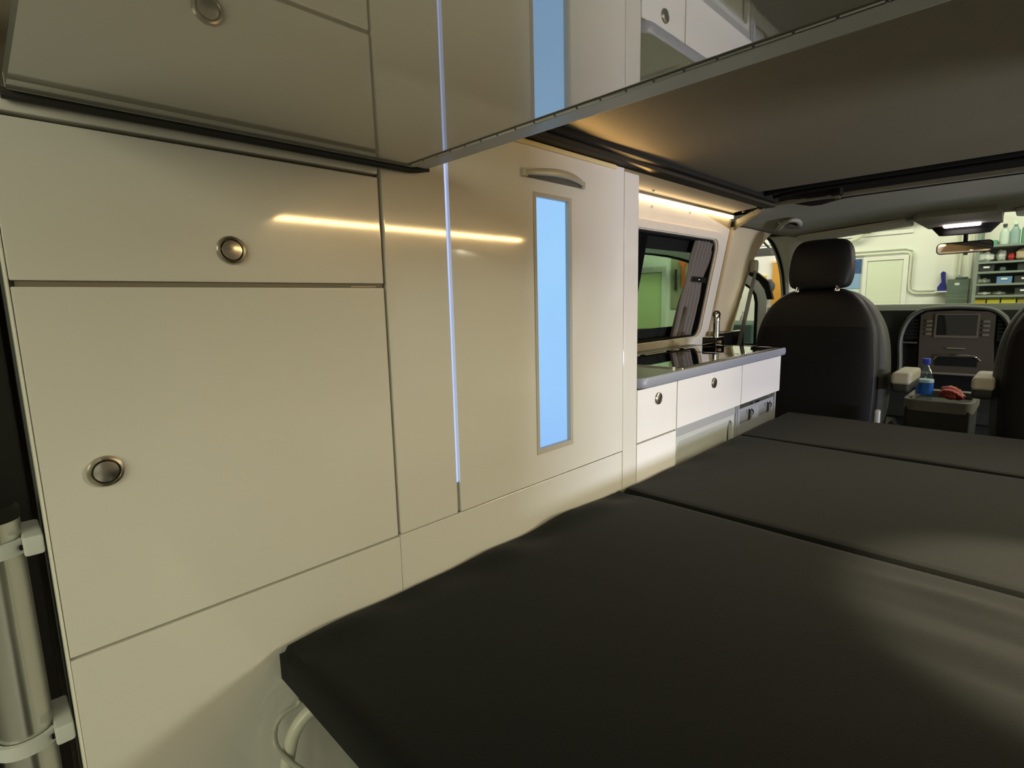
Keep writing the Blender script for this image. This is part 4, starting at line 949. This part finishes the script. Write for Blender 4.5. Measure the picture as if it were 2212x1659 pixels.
tag(obj('hook_tool', tube([(GX-0.02, 2.42, 1.50), (GX-0.03, 2.43, 1.46), (GX-0.03, 2.46, 1.43), (GX-0.03, 2.50, 1.425)], 0.012, 8), BLK), 'small black hook tool on the white garage wall', 'tool')
ld = thing('projector_bracket', 'dark bracketed fixture hanging from rods above the door opening', 'fixture', (5.9, 2.2, 1.60))
obj('housing', box(5.85, 6.05, 2.05, 2.42, 1.53, 1.60, 0.006), mat('fixture_dark', (0.05, 0.05, 0.05), 0.5), ld)
for a, b2 in (((5.95, 2.42, 1.60), (5.95, 1.62, 2.40)), ((5.95, 2.10, 1.60), (5.95, 2.80, 2.40)), ((5.95, 1.70, 1.60+0.60), (5.95, 1.70, 3.0)), ((5.95, 2.72, 2.30), (5.95, 2.72, 3.0))):
    obj('rod', cyl(a, b2, 0.010, 8), BLK, ld)
d3 = struct('door_3', plate([(4.30, -0.40), (4.30, 1.53), (3.56, 1.53), (3.56, -0.40)], [[(4.24, -0.36), (4.24, 1.46), (3.62, 1.46), (3.62, -0.36)]], lambda y, z: Vector((GX-0.04, y, z)), (0.04, 0, 0)), GWALL, smooth=False)
struct('door_4', box(GX-0.02, GX, 3.625, 4.235, -0.38, 1.455, 0.002), mat('green_yellow_door', rgb(205, 218, 165), 0.5))
pb = thing('tool_board', 'pegboard hung with tools seen through the green side window', 'pegboard', (GX-0.02, 3.3, 1.05))
obj('board', box(GX-0.02, GX, 3.08, 3.50, 0.98, 1.62, 0.003), mat('peg_board', rgb(160, 155, 130), 0.7, noise=(6, 0.3)), pb)
tag(obj('hand_tool', prism([(3.30, 1.25), (3.33, 1.25), (3.34, 1.50), (3.385, 1.58), (3.26, 1.58), (3.30, 1.50)], lambda y, z: Vector((GX-0.05, y, z)), lambda y, z: Vector((GX-0.025, y, z))), colm('tool_orange', 225, 110, 60)), 'orange tool hanging on the pegboard', 'tool')
for i, (y, z0, z1, wd_) in enumerate(((3.42, 1.22, 1.48, 0.035), (3.20, 1.10, 1.46, 0.05), (3.27, 1.02, 1.22, 0.04), (3.13, 1.05, 1.40, 0.04))):
    tag(obj('hand_tool', prism([(y-wd_/2, z0), (y+wd_/2, z0), (y+wd_*0.3, z0+0.08), (y+wd_*0.25, z1), (y-wd_*0.25, z1), (y-wd_*0.3, z0+0.08)], lambda yy, z: Vector((GX-0.05, yy, z)), lambda yy, z: Vector((GX-0.025, yy, z))), colm('tool_dark', 50, 55, 55)), ['dark tool hanging left of the orange one', 'wide dark tool hanging right of the orange one', 'short dark tool hanging below the orange one', 'dark tool at the right end of the pegboard'][i], 'tool')
ad = thing('added_arc', 'added pale tube arching across the top of the side window view', 'duct', (6.12, 3.8, 1.4))
obj('arc_tube', tube([(6.12, 4.8, 1.78), (6.12, 4.4, 1.80), (6.12, 3.8, 1.79), (6.12, 3.4, 1.72), (6.12, 3.1, 1.60), (6.12, 2.9, 1.45)], 0.055, 16, n=6), PIPE, ad)  # tube added in place of the pale arc across the window
for y_ in (4.4, 3.6): obj('hanger', box(6.11, 6.13, y_-0.01, y_+0.01, 1.80, 3.0), ALU, ad)
wb = thing('workbench', 'reddish-brown workbench low behind the green side window', 'bench', (6.17, 3.0, -0.40))
BRM = mat('bench_brown', rgb(120, 60, 40), 0.6, noise=(4, 0.3))
obj('bench_top', box(5.9, 6.45, 2.4, 3.9, 0.66, 0.72, 0.006), BRM, wb); obj('bench_body', box(5.95, 6.40, 2.45, 3.85, -0.30, 0.66, 0.006), BRM, wb)
for x_, y_ in ((5.97, 2.47), (6.38, 2.47), (5.97, 3.83), (6.38, 3.83)): obj('leg', box(x_-0.03, x_+0.03, y_-0.03, y_+0.03, -0.40, -0.29), BRM, wb)
tag(obj('shop_machine', box(5.2, 5.8, 1.95, 2.40, -0.40, 0.86, 0.03, 3), mat('machine_green', (0.02, 0.05, 0.045), 0.5)), 'dark green machine beyond the open door window', 'machine')
tag(obj('fire_extinguisher', lathe((6.25, 2.46, 0.7205), (0, 0, 1), [(0.03, 0), (0.035, 0.02), (0.035, 0.15), (0.012, 0.19), (0.012, 0.22), (0, 0.22)], 16), colm('canister_grey', 140, 145, 140)), 'pale canister standing beyond the open door window', 'canister')

# --- right side of the garage, mirrored in the cabinet fronts
rs = thing('storage_rack', 'tall dark storage rack outside the side door, mirrored in the wardrobe', 'shelf unit', (2.6, -4.6, -0.40))
for (x, y) in ((1.6, -4.4), (3.4, -4.4), (1.6, -4.8), (3.4, -4.8)):
    obj('post', box(x-0.02, x+0.02, y-0.02, y+0.02, -0.40, 1.5), SM, rs)
for z in (0.0, 0.45, 0.9, 1.3): obj('shelf_board', box(1.58, 3.42, -4.82, -4.38, z-0.015, z+0.015), SM, rs)
rr = random.Random(4)
for i in range(10):
    z = (0.0, 0.45, 0.9, 1.3)[i % 4]+0.016; x = 1.75+0.165*i
    c = ((60, 60, 64), (190, 170, 60), (120, 90, 60), (180, 180, 175), (70, 90, 120))[i % 5]
    tag(obj('storage_box', box(x, x+0.20, -4.75, -4.45, z, z+0.20+0.05*rr.random(), 0.01), mat('rack_%d_%d_%d' % c, rgb(*c), 0.6)),
        ['dark grey', 'mustard', 'brown', 'pale grey', 'slate blue'][i % 5]+' box on the '+['bottom', 'second', 'third', 'top'][i % 4]+' level of the rack outside the side door', 'box')

# ------------------------------------------------------------------ groups of repeats
GROUPS = {'mattress_cushion': 'cushions of the folding bed', 'pipe_clip': 'clips holding the steel tube', 'storage_bin': 'bins on the steel shelf',
          'rag_bundle': 'rag bundles on the steel shelf', 'spray_bottle': 'spray bottles on the top shelf', 'storage_box': 'boxes on the rack outside the side door',
          'lining_button': 'buttons on the wall lining', 'hand_tool': 'tools hanging on the pegboard', 'conduit': 'painted pipes on the garage wall',
          'sun_visor': 'sun visors over the windscreen', 'light_strip': 'warm light strips', 'curtain': 'curtains of the side window'}
for o in COL.objects:
    if o.parent is None and o.get('label'):
        g = GROUPS.get(o.name.split('.')[0])
        if g: o['group'] = g
